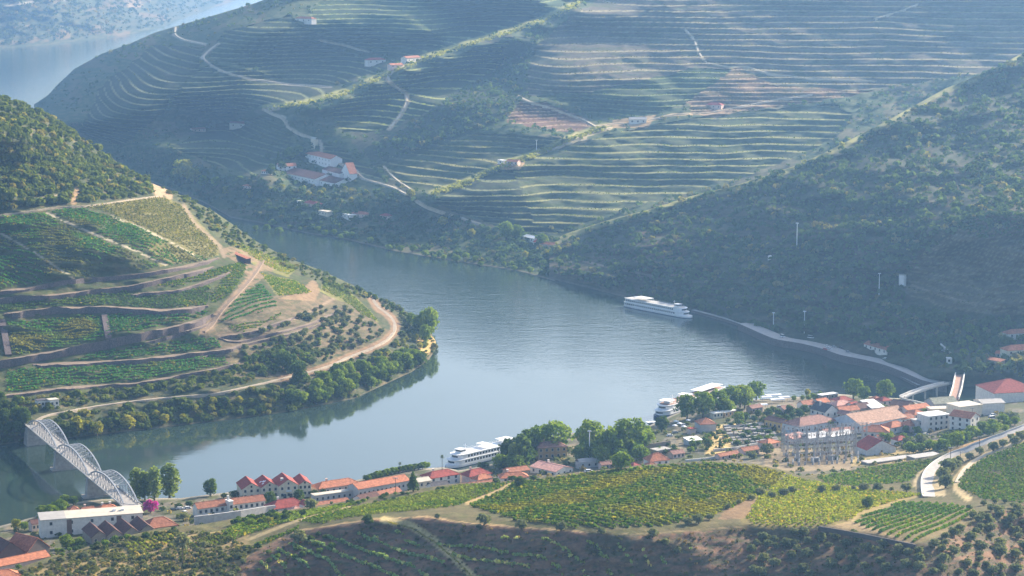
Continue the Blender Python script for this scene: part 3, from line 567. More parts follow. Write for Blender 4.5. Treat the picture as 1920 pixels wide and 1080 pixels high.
scrub('garden_scrub', 'near_hill', [(60, 1062), (200, 1020), (300, 996), (420, 1000), (470, 1028), (440, 1090), (30, 1090)], 1500, (.6, 1.7), 22, ((.05, .065, .025), (.11, .11, .045), (.18, .14, .07), .12), 'dry bushes and weeds on the bank above the lower left roofs')
tb = np.array(town_bot, float)
scrub('village_scrub', 'town_ground', [(0, 1000), (200, 955), (400, 940), (640, 925), (800, 905), (1000, 850), (1200, 815), (1400, 765), (1660, 760), (1800, 775), (1910, 770), (1910, 830), (1700, 870), (1500, 900), (1200, 900), (900, 930), (500, 990), (100, 1050)], 4200, (.6, 2.2), 18, ((.045, .065, .025), (.09, .10, .04), (.2, .16, .08), .2), 'small shrubs and weeds between the village houses')

# terrace vines following the contours of the far hills ------------------------------------
def contour_vines(name, pc, col_of, label, r, nq, skip=.12):
    p = PIECES[pc]; U = p['U']; cell = np.floor(U); u = U - cell
    m = (U[1:] >= 0) & (U[:-1] >= 0) & (cell[1:] == cell[:-1]) & (u[1:] < u[:-1] - .3)
    ri, ci = np.nonzero(m); keep = rng.random(len(ri)) > skip; ri, ci = ri[keep], ci[keep]
    b = p['co'][ri + 1, ci] + rng.normal(size=(len(ri), 3)) * np.array([1.0, .6, .1])
    k = cell[ri + 1, ci].astype(int); px = p['PX'][ri + 1, ci]; py = p['PY'][ri + 1, ci]
    pat = fbm(px / 60, py / 22, 91); ok = rng.random(len(ri)) < np.clip((pat - .28) * 4, .12, 1); b, k = b[ok], k[ok]
    q, c = clumps(b, r[0] + r[1] * rng.random(len(b)), nq, col_of(k, len(b)), flat=.75)
    leaf_object(name, q, c, label, 'vineyard')
FV = np.array([(.13, .13, .06), (.085, .125, .04), (.15, .115, .07), (.16, .13, .07), (.13, .15, .06), (.125, .16, .05), (.14, .18, .07), (.30, .34, .12), (.16, .19, .08), (.13, .16, .07), (.12, .15, .07), (.10, .12, .06), (.15, .18, .07), (.12, .14, .06), (.13, .16, .07)])
contour_vines('terrace_vines', 'far_hills', lambda k, n: FV[k] * 1.15 * (.75 + .5 * rng.random((n, 1))), 'thin green vine rows along the terraces of the far hills', (.7, .8), 4)
contour_vines('spur_vines', 'right_slope', lambda k, n: np.array((.10, .10, .05)) * GAIN * (.75 + .5 * rng.random((n, 1))), 'thin vine rows on the shaded terraces at the right edge', (.7, .7), 5)

# vineyards: rows of vines laid out on the ground -------------------------------------------
def dens(poly, n=6):
    o = []
    for (a, b) in zip(poly, poly[1:] + poly[:1]):
        for k in range(n): o.append((a[0] + (b[0] - a[0]) * k / n, a[1] + (b[1] - a[1]) * k / n))
    return o
def vineyard(poly, pc, rowdir, gap, step, cols, label, r=.62, nq=5, miss=.06, patch=None, wob=.12):
    pp = np.array(dens(poly)); Wp = on_piece(pc, pp[:, 0], pp[:, 1]); wpoly = [(a, b) for a, b in Wp[:, :2]]
    ab = on_piece(pc, np.array([rowdir[0][0], rowdir[1][0]]), np.array([rowdir[0][1], rowdir[1][1]]))
    d = (ab[1] - ab[0])[:2]; d = d / np.linalg.norm(d); nn = np.array([-d[1], d[0]])
    s = Wp[:, :2] @ d; t = Wp[:, :2] @ nn
    T, Sg = np.meshgrid(np.arange(t.min(), t.max(), gap), np.arange(s.min(), s.max(), step), indexing='ij')
    T = T.ravel(); Sg = Sg.ravel(); T = T + rng.normal(size=T.shape) * wob; Sg = Sg + rng.normal(size=T.shape) * step * .2
    x = Sg * d[0] + T * nn[0]; y = Sg * d[1] + T * nn[1]
    m = inpoly(x, y, wpoly) & (rng.random(len(x)) > miss); x, y = x[m], y[m]
    z = np.array([down(a, b) for a, b in zip(x.tolist(), y.tolist())])
    b = np.stack([x, y, z], -1); b = b[z > 3]
    col = shades(len(b), *cols)
    g = fbm(b[:, 0] / 26, b[:, 1] / 26, 17)[:, None]
    if patch is not None: w = np.clip((g - .45) * 5, 0, 1); col = col * (1 - w) + np.array(patch) * GAIN * w * (.75 + .5 * rng.random((len(b), 1)))
    k = np.array([1 + 0 * x for x in range(1)])
    q, c = clumps(b, r * (.75 + .5 * rng.random(len(b))), nq, col, flat=.95, jit=.3, size=.95)
    o = leaf_object('vineyard', q, c, label, 'vineyard', 'vineyard blocks on the slopes'); return o
VG = ((.050, .095, .010), (.118, .160, .020), (.24, .20, .04), .09); VY = ((.10, .135, .018), (.175, .19, .028), (.26, .20, .05), .10); VT = ((.032, .105, .030), (.066, .150, .040), (.15, .14, .03), .07)
V = vineyard; VL = ((.042, .092, .012), (.105, .155, .022), (.2, .18, .04), .06)
V([(962, 908), (1022, 900), (1100, 889), (1200, 877), (1330, 869), (1418, 875), (1470, 888), (1448, 915), (1412, 934), (1330, 970), (1225, 989), (1110, 991), (996, 985), (900, 955), (880, 948), (935, 925)], 'near_hill', ((1000, 955), (1150, 970)), 5.2, .85, VG, 'green and yellow vineyard crowning the knoll in the middle foreground', .86, 8, .05, (.20, .18, .024))
V([(1420, 935), (1475, 892), (1500, 898), (1540, 906), (1620, 918), (1735, 928), (1690, 936), (1620, 958), (1592, 976), (1540, 987), (1480, 989), (1420, 986), (1398, 976)], 'near_hill', ((1450, 950), (1560, 935)), 2.8, 1.2, VY, 'yellowing vineyard left of the lone dark round tree', .66, 6, .08, (.17, .18, .03))
V([(1594, 978), (1690, 942), (1740, 944), (1790, 947), (1828, 960), (1800, 990), (1715, 1017), (1650, 1000)], 'near_hill', ((1715, 1012), (1790, 978)), 5.0, .65, VL, 'vineyard of clear straight rows in the lower right corner field', .72, 7, .03, (.05, .10, .03))
V([(1798, 915), (1797, 900), (1815, 880), (1858, 853), (1935, 826), (1935, 945), (1845, 937)], 'near_hill', ((1820, 920), (1920, 900)), 5.0, .85, VL, 'lush green vineyard at the right edge beyond the road bend', .68, 6, .04, (.10, .14, .03))
V([(1530, 893), (1570, 888), (1640, 876), (1738, 862), (1752, 868), (1722, 885), (1705, 905), (1600, 912), (1545, 906)], 'near_hill', ((1560, 900), (1680, 890)), 5.0, .85, VL, 'green vineyard just below the electrical substation', .7, 6, .05, (.07, .10, .025))
V([(560, 978), (620, 960), (700, 945), (800, 924), (855, 911), (940, 906), (958, 905), (915, 926), (860, 948), (800, 956), (720, 962), (650, 972), (600, 984)], 'near_hill', ((600, 972), (800, 940)), 2.7, 1.1, VG, 'long bright vineyard strip below the red roofed warehouses', .66, 6, .05, (.15, .17, .035))
V([(400, 1008), (440, 985), (480, 972), (540, 962), (610, 953), (690, 938), (660, 948), (580, 968), (520, 985), (465, 1004), (420, 1018)], 'near_hill', ((430, 1000), (600, 958)), 2.2, 1.0, VG, 'narrow green vineyard strip behind the long white house', .66, 6, .06, (.10, .14, .03))
V([(480, 1020), (520, 1004), (560, 988), (556, 996), (510, 1016), (470, 1032)], 'near_hill', ((480, 1024), (545, 994)), 2.2, 1.0, VG, 'small green vineyard corner at the rim of the dark slope', .66, 6, .06)
V([(232, 1020), (290, 1003), (330, 1000), (318, 1018), (262, 1042), (240, 1036)], 'near_hill', ((240, 1022), (262, 1038)), 2.4, .9, VY, 'small plot of staked yellow vines above the gabled roofs', .6, 6, .05)
V([(350, 1022), (420, 995), (440, 1002), (425, 1018), (365, 1032)], 'near_hill', ((400, 1000), (425, 1018)), 2.6, .8, VY, 'little plot of slanting yellow vine rows left of the dark slope', .6, 6, .05)
V([(690, 1012), (760, 992), (860, 1005), (1000, 1012), (1200, 1020), (1300, 1030), (1200, 1085), (900, 1085), (860, 1050), (800, 1010), (760, 1005)], 'near_hill', ((900, 1015), (1060, 1050)), 6.0, .8, ((.14, .20, .08), (.24, .27, .10), (.42, .36, .16), .2), 'sparse straggling vine rows on the dark slope right of the path', .85, 8, .25)
V([(480, 1060), (560, 1010), (690, 1000), (780, 1020), (880, 1090), (480, 1090)], 'near_hill', ((660, 1015), (810, 1070)), 6.5, .75, ((.13, .20, .10), (.22, .28, .12), (.40, .36, .16), .1), 'sparse straggling vine rows on the dark slope left of the path', .9, 8, .15)
L = 'left_hill'
V([(0, 408), (82, 400), (135, 428), (200, 455), (300, 500), (265, 508), (140, 522), (100, 497), (60, 468), (0, 434)], L, ((20, 450), (160, 452)), 4.4, .95, VT, 'blue green vineyard block between two stony tracks on the left hill', .85, 6, .04, (.085, .095, .03))
V([(0, 442), (60, 473), (132, 524), (60, 534), (0, 540)], L, ((10, 480), (80, 482)), 4.4, .95, VT, 'vineyard corner below the stony track at the left edge', .85, 6, .04, (.13, .11, .04))
V([(92, 397), (150, 390), (200, 402), (262, 428), (330, 462), (390, 488), (312, 498), (240, 462), (170, 432)], L, ((150, 420), (280, 440)), 4.4, .95, VT, 'dark green vineyard block in the middle of the upper left slope', .85, 6, .05, (.11, .11, .04))
V([(160, 388), (250, 377), (300, 370), (340, 386), (360, 418), (408, 462), (405, 480), (385, 486), (330, 456), (262, 424), (205, 400)], L, ((230, 400), (330, 420)), 3.6, 1.1, ((.13, .125, .04), (.19, .165, .06), (.09, .10, .03), .3), 'olive yellow vineyard under the hilltop track on the left hill', .75, 5, .08)
V([(0, 572), (120, 560), (235, 545), (240, 552), (330, 548), (395, 535), (388, 572), (312, 579), (200, 573), (100, 575), (0, 586)], L, ((60, 568), (300, 562)), 3.4, 1.05, VG, 'narrow green vineyard terrace under the double dark wall', .8, 6, .04, (.06, .10, .03))
V([(250, 535), (330, 522), (400, 506), (440, 495), (455, 492), (462, 503), (445, 535), (432, 552), (400, 570), (392, 560), (420, 520), (330, 538)], L, ((300, 530), (420, 510)), 3.4, 1.05, VG, 'bright green vineyard curving beside the brown track', .8, 6, .04)
V([(14, 606), (185, 590), (196, 636), (100, 654), (24, 668)], L, ((30, 630), (180, 626)), 4.0, .95, VT, 'wide vineyard terrace with yellow patches on the left hill', .85, 6, .03, (.13, .125, .03))
V([(200, 590), (312, 590), (385, 580), (392, 588), (322, 608), (200, 632)], L, ((220, 612), (340, 600)), 4.0, .95, VT, 'green vineyard terrace right of the dark cross wall', .85, 6, .03)
V([(130, 677), (190, 660), (275, 648), (330, 640), (400, 634), (418, 652), (340, 660), (250, 671), (160, 677)], L, ((180, 668), (380, 648)), 4.0, .95, VT, 'thin dark green vineyard terrace below the long light track', .85, 6, .03)
V([(14, 695), (160, 688), (250, 684), (340, 674), (420, 666), (424, 684), (330, 702), (250, 715), (125, 722), (12, 737)], L, ((40, 712), (380, 686)), 4.0, .95, VT, 'lowest long vineyard terrace above the river bushes', .85, 6, .03, (.10, .11, .03))
V([(490, 532), (522, 572), (475, 592), (412, 604), (430, 576), (455, 550)], L, ((430, 590), (520, 562)), 4.4, .95, VT, 'triangular vineyard right of the brown diagonal track', .8, 6, .03)
V([(490, 514), (556, 528), (586, 549), (524, 556)], L, ((500, 530), (570, 545)), 3, 1.2, VG, 'small green vineyard above the bare earth patch', .75, 5, .05)
V([(610, 520), (640, 536), (688, 578), (710, 604), (682, 592), (640, 560), (604, 545)], L, ((630, 535), (690, 590)), 3, 1.2, VY, 'sloping yellow green vineyard above the road bend', .75, 5, .05, (.12, .15, .04))
V([(415, 445), (480, 468), (560, 502), (540, 516), (500, 498), (440, 462)], L, ((430, 452), (540, 505)), 3, 1.3, VY, 'dry yellow vineyard strip on the shoulder of the left hill', .7, 5, .15)
V([(425, 612), (500, 600), (530, 585), (520, 598), (450, 626)], L, ((430, 618), (510, 600)), 3.4, 1.05, VG, 'short green vine strip beside the bushy bank', .75, 5, .05)
# ------------------------------------------------------------------ tracks, roads and terrace walls
M['asphalt'] = simple('asphalt', (.36, .34, .32), .9, .15, .4); M['dirt'] = simple('dirt_track', (.21, .15, .10), .95, .25, .3)
M['pale_dirt'] = simple('pale_dirt_track', (.46, .39, .29), .95, .2, .3); M['schist'] = simple('schist_masonry', (.115, .09, .088), .95, .45, 1.2)
M['dirt_road'] = simple('worn_road', (.33, .275, .21), .95, .2, .3); M['bank'] = simple('earth_path', (.19, .14, .10), .95, .25, .4)
M['kerb'] = simple('kerb_stone', (.62, .60, .56), .85, .12, 1.0)
def smooth_line(ln, n):
    a = np.array(ln, float); s = np.concatenate([[0], np.cumsum(np.hypot(*np.diff(a, axis=0).T))]); t = np.linspace(0, s[-1], n)
    p = np.stack([np.interp(t, s, a[:, 0]), np.interp(t, s, a[:, 1])], 1)
    for _ in range(3): p[1:-1] = .5 * p[1:-1] + .25 * (p[:-2] + p[2:])
    return p
def perp(Pw):
    t = np.gradient(Pw[:, :2], axis=0); t /= np.linalg.norm(t, axis=1, keepdims=True) + 1e-9
    return np.stack([-t[:, 1], t[:, 0]], 1)
def strip_mesh(name, rails, mat_of):                 # rails: list of (n,3) lines; faces between each pair
    n = len(rails[0]); co = np.concatenate(rails, 0); F = []; mi = []
    for k in range(len(rails) - 1):
        for i in range(n - 1): F.append((k * n + i, k * n + i + 1, (k + 1) * n + i + 1, (k + 1) * n + i)); mi.append(mat_of[k])
    return quad_mesh(name, co, F, midx=mi)
def road(name, ln, pc, wpx, m, lift=.25, n=None, skirt=2.0, side=None):
    Lp = sum(math.hypot(b[0] - a[0], b[1] - a[1]) for a, b in zip(ln[:-1], ln[1:])); n = n or max(8, int(Lp / 4))
    p = smooth_line(ln, n); Pw = on_piece(pc, p[:, 0], p[:, 1])
    for _ in range(4): Pw[1:-1] = .5 * Pw[1:-1] + .25 * (Pw[:-2] + Pw[2:])
    w = (wpx * Pw[:, 1].mean() / FPX) * .5; nn = perp(Pw)
    def off(k, dz): return np.concatenate([Pw[:, :2] + nn * w * k, Pw[:, 2:3] + lift + dz], 1)
    rails = [off(-1.3, -skirt), off(-1, 0), off(1, 0), off(1.3, -skirt)]
    o = link(name, strip_mesh(name, rails, [0, 0, 0]), None, [m]); o['kind'] = 'structure'; return o, off
for ln, w, c in far_roads:
    if len(ln) > 2 and w < 6: road('road' if ln is far_roads[0][0] else 'dirt_track', ln, 'far_hills', max(3.4, w), M['pale_dirt'] if ln is far_roads[0][0] else M['pale_dirt'], lift=.6, skirt=3)
road('river_road', river_road, 'left_hill', 7.5, M['dirt_road'], lift=.4)
road('dirt_track', diag_path, 'left_hill', 9, M['dirt'], lift=.3)
road('dirt_track', [(0, 404), (60, 396), (100, 390), (170, 386), (250, 374), (296, 368)], 'left_hill', 2.8, M['dirt_road'], lift=.4)
o, off = road('village_road', road_line, 'near_hill', 27, M['asphalt'], lift=.3)
me = strip_mesh('road_wall', [off(1.02, -1), off(1.02, .75), off(1.09, .75), off(1.09, -1)], [0, 0, 0])
tag(link('road_wall', me, None, [M['kerb']]), 'low whitewashed wall along the outer edge of the curving road', 'wall')
road('dirt_track', [(1796, 905), (1803, 888), (1822, 868), (1850, 852), (1890, 836), (1940, 818)], 'near_hill', 11, M['pale_dirt'], lift=.25)
WL = ['short upper terrace wall under the big vineyard block', 'long dark terrace wall above the narrow vineyard terrace', 'straight dark schist wall above the wide vineyard terrace', 'tallest long dark terrace wall sweeping up to the brown track',
      'low terrace wall under the thin vineyard strip', 'lowest terrace wall above the bushy river bank', 'short terrace wall below the tall dark wall near the brown track', 'short curved wall between two bright vineyard strips',
      'small terrace wall at the foot of the triangular vineyard', 'winding terrace wall across the olive slope', 'lower terrace wall crossing the olive slope']
for (ln, dr), lb in zip(walls_left, WL):
    Lp = ln[-1][0] - ln[0][0]; n = max(8, int(Lp / 5)); p = smooth_line(ln, n)
    taper = np.clip(np.minimum(np.arange(n), np.arange(n)[::-1]) / 3, .35, 1) if ln[0][0] > 5 else np.clip(np.arange(n)[::-1] / 4, .3, 1)
    T = on_piece('left_hill', p[:, 0], p[:, 1]); B = on_piece('left_hill', p[:, 0], p[:, 1] + (dr * 1.25 + 1) * taper)
    h = np.maximum(T[:, 2] + .35 * (T[:, 2] - B[:, 2]), B[:, 2] + .8) + .25 * rng.random(n)
    b0 = B.copy(); b0[:, 2] -= .8; b1 = B.copy(); b1[:, 2] = h; b1[:, 1] += .25; t1 = T.copy(); t1[:, 2] = T[:, 2] + .3; t1[:, 1] += 1.5; t0 = t1.copy(); t0[:, 2] = T[:, 2] - 1
    tag(link('terrace_wall', strip_mesh('terrace_wall', [b0, b1, t1, t0], [0, 1, 1]), None, [M['schist'], M['bank']]), lb, 'wall', 'terrace walls on the left hill')
for pts, lb in (([(196, 592), (204, 638)], 'dark wall dividing two wide vineyard terraces'), ([(4, 602), (16, 668)], 'dark wall closing the wide terrace at the left edge')):
    p = smooth_line(pts, 12); T = on_piece('left_hill', p[:, 0], p[:, 1]); nn = perp(T) * 2.2
    a = T.copy(); a[:, :2] -= nn; b = T.copy(); b[:, :2] += nn; a0 = a.copy(); a0[:, 2] -= 2; b0 = b.copy(); b0[:, 2] -= 2; a[:, 2] += 1.3; b[:, 2] += 1.3
    tag(link('terrace_wall', strip_mesh('terrace_wall', [a0, a, b, b0], [0, 0, 0]), None, [M['schist']]), lb, 'wall', 'terrace walls on the left hill')

# ------------------------------------------------------------------ trees
def lathe(rings, seg=7):                              # rings of (x, y, z, radius)
    co = []; F = []
    for (x, y, z, r) in rings:
        for k in range(seg): a = 2 * math.pi * k / seg; co.append((x + r * math.cos(a), y + r * math.sin(a), z))
    for i in range(len(rings) - 1):
        for k in range(seg): F.append((i * seg + k, i * seg + (k + 1) % seg, (i + 1) * seg + (k + 1) % seg, (i + 1) * seg + k))
    return co, F
def merge(parts):
    co = []; F = []
    for c, f in parts: o = len(co); co += list(c); F += [tuple(i + o for i in q) for q in f]
    return co, F
def trunk_mesh(h, r, limbs=4, spread=.25, seed=0):
    q = random.Random(seed); parts = [lathe([(0, 0, -.05, r * 1.25), (q.uniform(-.01, .01), 0, h * .5, r * .85), (q.uniform(-.02, .02), q.uniform(-.02, .02), h, r * .6)])]
    for k in range(limbs):
        a = 2 * math.pi * k / limbs + q.uniform(-.4, .4); z0 = h * q.uniform(.55, .98); L = spread * q.uniform(.7, 1.2)
        parts.append(lathe([(0, 0, z0, r * .55), (math.cos(a) * L * .5, math.sin(a) * L * .5, z0 + L * .5, r * .38), (math.cos(a) * L, math.sin(a) * L, z0 + L * 1.05, r * .15)], 5))
    co, F = merge(parts); return quad_mesh('trunk', co, F, smooth=True)
def crown_mesh(blobs, nq, cols, size, flat=.85):
    b = np.array(blobs, float); w = b[:, 3] ** 2; n = np.maximum(6, (nq * w / w.sum()).astype(int)); qs = []; cs = []
    for (x, y, z, r), k in zip(b, n):
        d = unit(k); d[:, 2] = np.where(d[:, 2] < -.5, -d[:, 2], d[:, 2]); rr = r * (.55 + .5 * rng.random(k))[:, None]
        cen = np.array([x, y, z]) + d * rr * np.array([1, 1, flat]); q = leaf_quads(cen, d * .7 + unit(k) * .7, np.full(k, size))
        c = shades(1, *cols)[0] * (1 + .4 * (rng.random((k, 1)) - .5)); qs.append(q); cs.append(np.repeat(c, 4, 0))
    q = np.concatenate(qs); n = len(q)
    return quad_mesh('crown', q.reshape(-1, 3), np.arange(n * 4).reshape(n, 4), np.concatenate(cs))
def blobs_ell(n, rx, z0, z1, r, q):
    out = []
    for k in range(n):
        t = (k + .5) / n; z = z0 + (z1 - z0) * t; prof = math.sqrt(max(.05, 1 - (2 * t - 1) ** 2)); a = k * 2.4 + q.uniform(-.3, .3)
        out.append((math.cos(a) * rx * prof * q.uniform(.5, 1), math.sin(a) * rx * prof * q.uniform(.5, 1), z, r * q.uniform(.75, 1.15)))
    return out
CG = ((.065, .11, .02), (.155, .195, .035)); CD = ((.034, .062, .022), (.07, .10, .03)); CY = ((.13, .145, .025), (.25, .22, .05)); CO = ((.085, .10, .065), (.14, .15, .10)); CPOP = ((.085, .12, .035), (.15, .18, .06))
def kind_protos(kind, nv):
    out = []
    for s in range(nv):
        q = random.Random(hash(kind) % 1000 + s * 31 if False else len(kind) * 13 + s * 31)
        if kind == 'broad': cr = crown_mesh(blobs_ell(16, .40, .20, .86, .20, q), 1100, CG, .065); tr = trunk_mesh(.42, .035, 5, .25, s)
        elif kind == 'round_dark': cr = crown_mesh(blobs_ell(15, .40, .18, .84, .21, q), 950, CD, .07); tr = trunk_mesh(.38, .04, 5, .25, s)
        elif kind == 'olive': cr = crown_mesh(blobs_ell(11, .44, .22, .78, .27, q), 420, CO, .12, .85); tr = trunk_mesh(.4, .06, 3, .3, s)
        elif kind == 'shrub': cr = crown_mesh(blobs_ell(8, .46, .22, .72, .28, q), 320, CG if s % 2 else CD, .13, .85); tr = trunk_mesh(.25, .05, 3, .3, s)
        elif kind == 'poplar': cr = crown_mesh(blobs_ell(16, .12, .1, .92, .115, q), 760, CPOP, .05, 1.3); tr = trunk_mesh(.5, .02, 4, .12, s)
        elif kind == 'cypress': cr = crown_mesh([(0, 0, .12 + .8 * k / 11, .10 * (1 - (k / 12) ** 2) + .015) for k in range(12)], 420, CD, .05, 1.3); tr = trunk_mesh(.2, .025, 0, 0, s)
        elif kind == 'conifer': cr = crown_mesh([(q.uniform(-.03, .03), q.uniform(-.03, .03), .2 + .72 * k / 10, .27 * (1 - k / 11) + .03) for k in range(11)], 620, CD, .07, .8); tr = trunk_mesh(.6, .03, 0, 0, s)
        elif kind == 'pine': cr = crown_mesh(blobs_ell(9, .30, .55, .92, .15, q), 420, CO, .07, .7); tr = trunk_mesh(.8, .02, 5, .2, s)
        elif kind == 'palm':
            qs = []; n = 46
            for k in range(n):
                a = 2.399 * k; el = 1.25 - 2.1 * k / n
                for j in range(3):
                    L = .05 + .035 * j; d = np.array([math.cos(a) * math.cos(el), math.sin(a) * math.cos(el), math.sin(el) - .25 * (j / 2) ** 2]); side = np.array([-math.sin(a), math.cos(a), 0]) * .012
                    c0 = np.array([0, 0, .88]) + d * (L - .035); c1 = np.array([0, 0, .88]) + d * (L + .012); qs.append([c0 - side, c0 + side, c1 + side * .8, c1 - side * .8])
            qs = np.array(qs); cr = quad_mesh('crown', qs.reshape(-1, 3), np.arange(len(qs) * 4).reshape(-1, 4), np.repeat(shades(len(qs), (.05, .07, .03), (.09, .10, .05)), 4, 0)); co, F = lathe([(0, 0, -.02, .018), (.004, 0, .4, .013), (0, .004, .88, .012)]); tr = quad_mesh('trunk', co, F)
        elif kind == 'bougainvillea': cr = crown_mesh(blobs_ell(11, .48, .2, .78, .26, q), 620, ((.30, .02, .22), (.44, .05, .34)), .10); tr = trunk_mesh(.3, .04, 4, .3, s)
        elif kind == 'yellow': cr = crown_mesh(blobs_ell(13, .40, .2, .84, .23, q), 750, CY, .08); tr = trunk_mesh(.35, .04, 4, .25, s)
        cr.materials.append(M['leaf']); tr.materials.append(M['bark']); out.append((cr, tr))
    return out
PROTO = {}
NAMES = dict(broad='broadleaf_tree', round_dark='dark_broadleaf_tree', olive='olive_tree', shrub='bush', poplar='poplar_tree', cypress='cypress_tree', conifer='conifer_tree', pine='pine_tree', palm='palm_tree', bougainvillea='bougainvillea_bush', yellow='broadleaf_tree')  # round_dark is the broadleaf tree with a darker crown, no evergreen species
def tree(kind, loc, h, label, group=None, wide=1.0):
    if kind not in PROTO: PROTO[kind] = kind_protos(kind, 3 if kind in ('broad', 'olive', 'shrub', 'round_dark', 'poplar', 'yellow') else 1)
    cr, tr = PROTO[kind][rnd.randrange(len(PROTO[kind]))]
    e = empty(NAMES[kind], loc, label, 'bush' if kind in ('shrub', 'bougainvillea') else 'tree', group, rnd.uniform(0, 6.28)); e.scale = (h * wide, h * wide, h)
    for nm, d in (('crown', cr), ('trunk', tr)):
        o = bpy.data.objects.new(nm, d); C.objects.link(o); o.parent = e
    return e
def pxm(py, z=0):                                    # photograph pixels per metre for things standing at that row
    return FPX / (at_z(960, py, z).y)
def tree_at(kind, px, py, hpx, label, group=None, wide=1.0, z=None):   # foot of the trunk in the photograph, height in its pixels
    g = at(px, py) if z is None else at_z(px, py, z)
    return tree(kind, (g.x, g.y, g.z - .1), hpx * g.y / FPX, label, group, wide)
def grove(kind, pc, poly, n, mind, h, label, group, wide=1.0, avoid=None):
    p = pick(poly, n * 12, pc, avoid, mind)[:n]; b = on_piece(pc, p[:, 0], p[:, 1])
    for g in b: tree(kind, (g[0], g[1], g[2] - .1), h[0] + (h[1] - h[0]) * rnd.random(), label, group, wide)
def la(x, y):
    m = dist_line(x, y, river_road, 1.3) < 13
    for ln, d in walls_left: m |= dist_line(x, y - d * .5, ln, 1.5) < 7
    return m
grove('olive', 'left_hill', [(415, 640), (560, 595), (650, 575), (720, 610), (728, 628), (690, 655), (650, 665), (590, 690), (500, 690), (450, 665)], 88, 10, (3.2, 5.4), 'small grey green olive tree on the brown terraced slope inside the road bend', 'olive trees inside the road bend', 1.1, la)
grove('olive', 'left_hill', [(560, 590), (600, 575), (650, 580), (660, 600), (600, 605), (560, 612)], 16, 9, (2.6, 3.6), 'small olive tree in the dense row above the terraced brown slope', 'olive trees above the terraced slope', 1.1, la)
grove('shrub', 'left_hill', [(420, 690), (520, 650), (580, 655), (590, 690), (540, 715), (450, 722)], 46, 8, (3.0, 5.5), 'green bush in the dark thicket above the river road', 'bushes in the thicket above the road', 1.0, la)
grove('broad', 'left_hill', [(540, 745), (620, 712), (690, 690), (760, 672), (800, 660), (790, 688), (700, 728), (620, 752), (545, 768)], 54, 9, (4.2, 12), 'leafy green tree crowding the river bank below the road bend', 'trees along the bank below the road bend', .95, la)
grove('yellow', 'left_hill', [(700, 655), (790, 630), (808, 650), (760, 680), (690, 690)], 14, 10, (3.5, 6), 'yellow green tree on the bank below the road bend', 'yellowish trees below the road bend', 1.0, la)
grove('olive', 'left_hill', [(700, 560), (740, 575), (775, 600), (790, 625), (755, 640), (752, 615), (745, 595)], 28, 9, (3.2, 5), 'grey green tree between the road bend and the point of the hill', 'trees outside the road bend', 1.0, la)
for k, (x, y, h) in enumerate([(782, 622, 34), (795, 628, 50), (806, 636, 62), (798, 645, 40), (770, 612, 28), (808, 622, 44)]):
    tree_at('broad', x, y, h, ['lower tree left of the tall clump at the river point', 'second tallest tree in the clump at the river point', 'tallest tree at the tip of the left hill over the river', 'leaning green tree at the waterline of the point', 'small tree at the back of the clump on the point', 'tree behind the tallest one at the river point'][k], 'tree clump at the river point', .62)
grove('shrub', 'left_hill', [(670, 545), (700, 552), (740, 572), (770, 592), (760, 596), (720, 580), (690, 568)], 18, 8, (3, 4.5), 'round bush on the skyline of the point above the river', 'bushes on the skyline of the point', 1.0)
grove('yellow', 'left_hill', [(120, 800), (220, 785), (330, 775), (450, 752), (450, 775), (300, 795), (130, 818)], 14, 22, (4.5, 8), 'yellow green tree by the water right of the arched bridge', 'waterside trees right of the bridge', 1.0, la)
grove('shrub', 'left_hill', [(120, 790), (300, 768), (470, 742), (540, 735), (540, 765), (300, 800), (120, 822)], 40, 10, (2, 4), 'low bush on the bank right of the arched bridge', 'low bushes on the bank right of the bridge', 1.1, la)
grove('round_dark', 'left_hill', [(-60, 770), (0, 752), (50, 765), (55, 800), (40, 822), (-60, 836)], 30, 11, (6, 10), 'dark tree on the steep bank left of the bridge end', 'dark trees left of the bridge end', .9)
tree_at('yellow', 143, 816, 38, 'bright yellow green tree just right of the bridge arch', None, .9); tree_at('yellow', 182, 817, 28, 'rounder yellow green tree second right of the bridge arch', None, 1.0); tree_at('yellow', 240, 806, 30, 'wide green tree alone on the bank right of the bridge', None, 1.1)
for k, (x, y, h) in enumerate([(545, 700, 40), (560, 720, 44), (530, 690, 34)]): tree_at('round_dark', x, y, h, ['big dark tree rising over the river road', 'dark tree beside the gap in the river road', 'dark tree at the upper end of the thicket'][k], None, .9)
# olives and bushes of the near hill
grove('olive', 'near_hill', [(1480, 1000), (1600, 1005), (1720, 1035), (1850, 975), (1930, 945), (1930, 1085), (1400, 1085), (1380, 1010)], 92, 17, (2.6, 4.6), 'pale olive tree on the dark slope in the lower right corner', 'olive trees on the lower right slope', 1.15)
grove('olive', 'near_hill', [(1820, 940), (1930, 930), (1930, 985), (1850, 1000), (1800, 1000)], 20, 12, (2.4, 4.2), 'grey olive tree crowded along the right edge above the dark slope', 'olive trees along the right edge', 1.1)
grove('olive', 'near_hill', [(40, 1070), (140, 1042), (250, 1040), (420, 1022), (470, 1034), (440, 1085), (30, 1088)], 38, 16, (1.8, 3.4), 'grey green olive tree on the dry bank at the lower left', 'olive trees on the lower left bank', 1.2)
grove('shrub', 'near_hill', [(480, 1030), (560, 1000), (620, 1000), (640, 1040), (500, 1085), (470, 1085)], 16, 16, (1.8, 3.6), 'dark bush at the left end of the shaded slope', 'dark bushes on the shaded slope', 1.1)
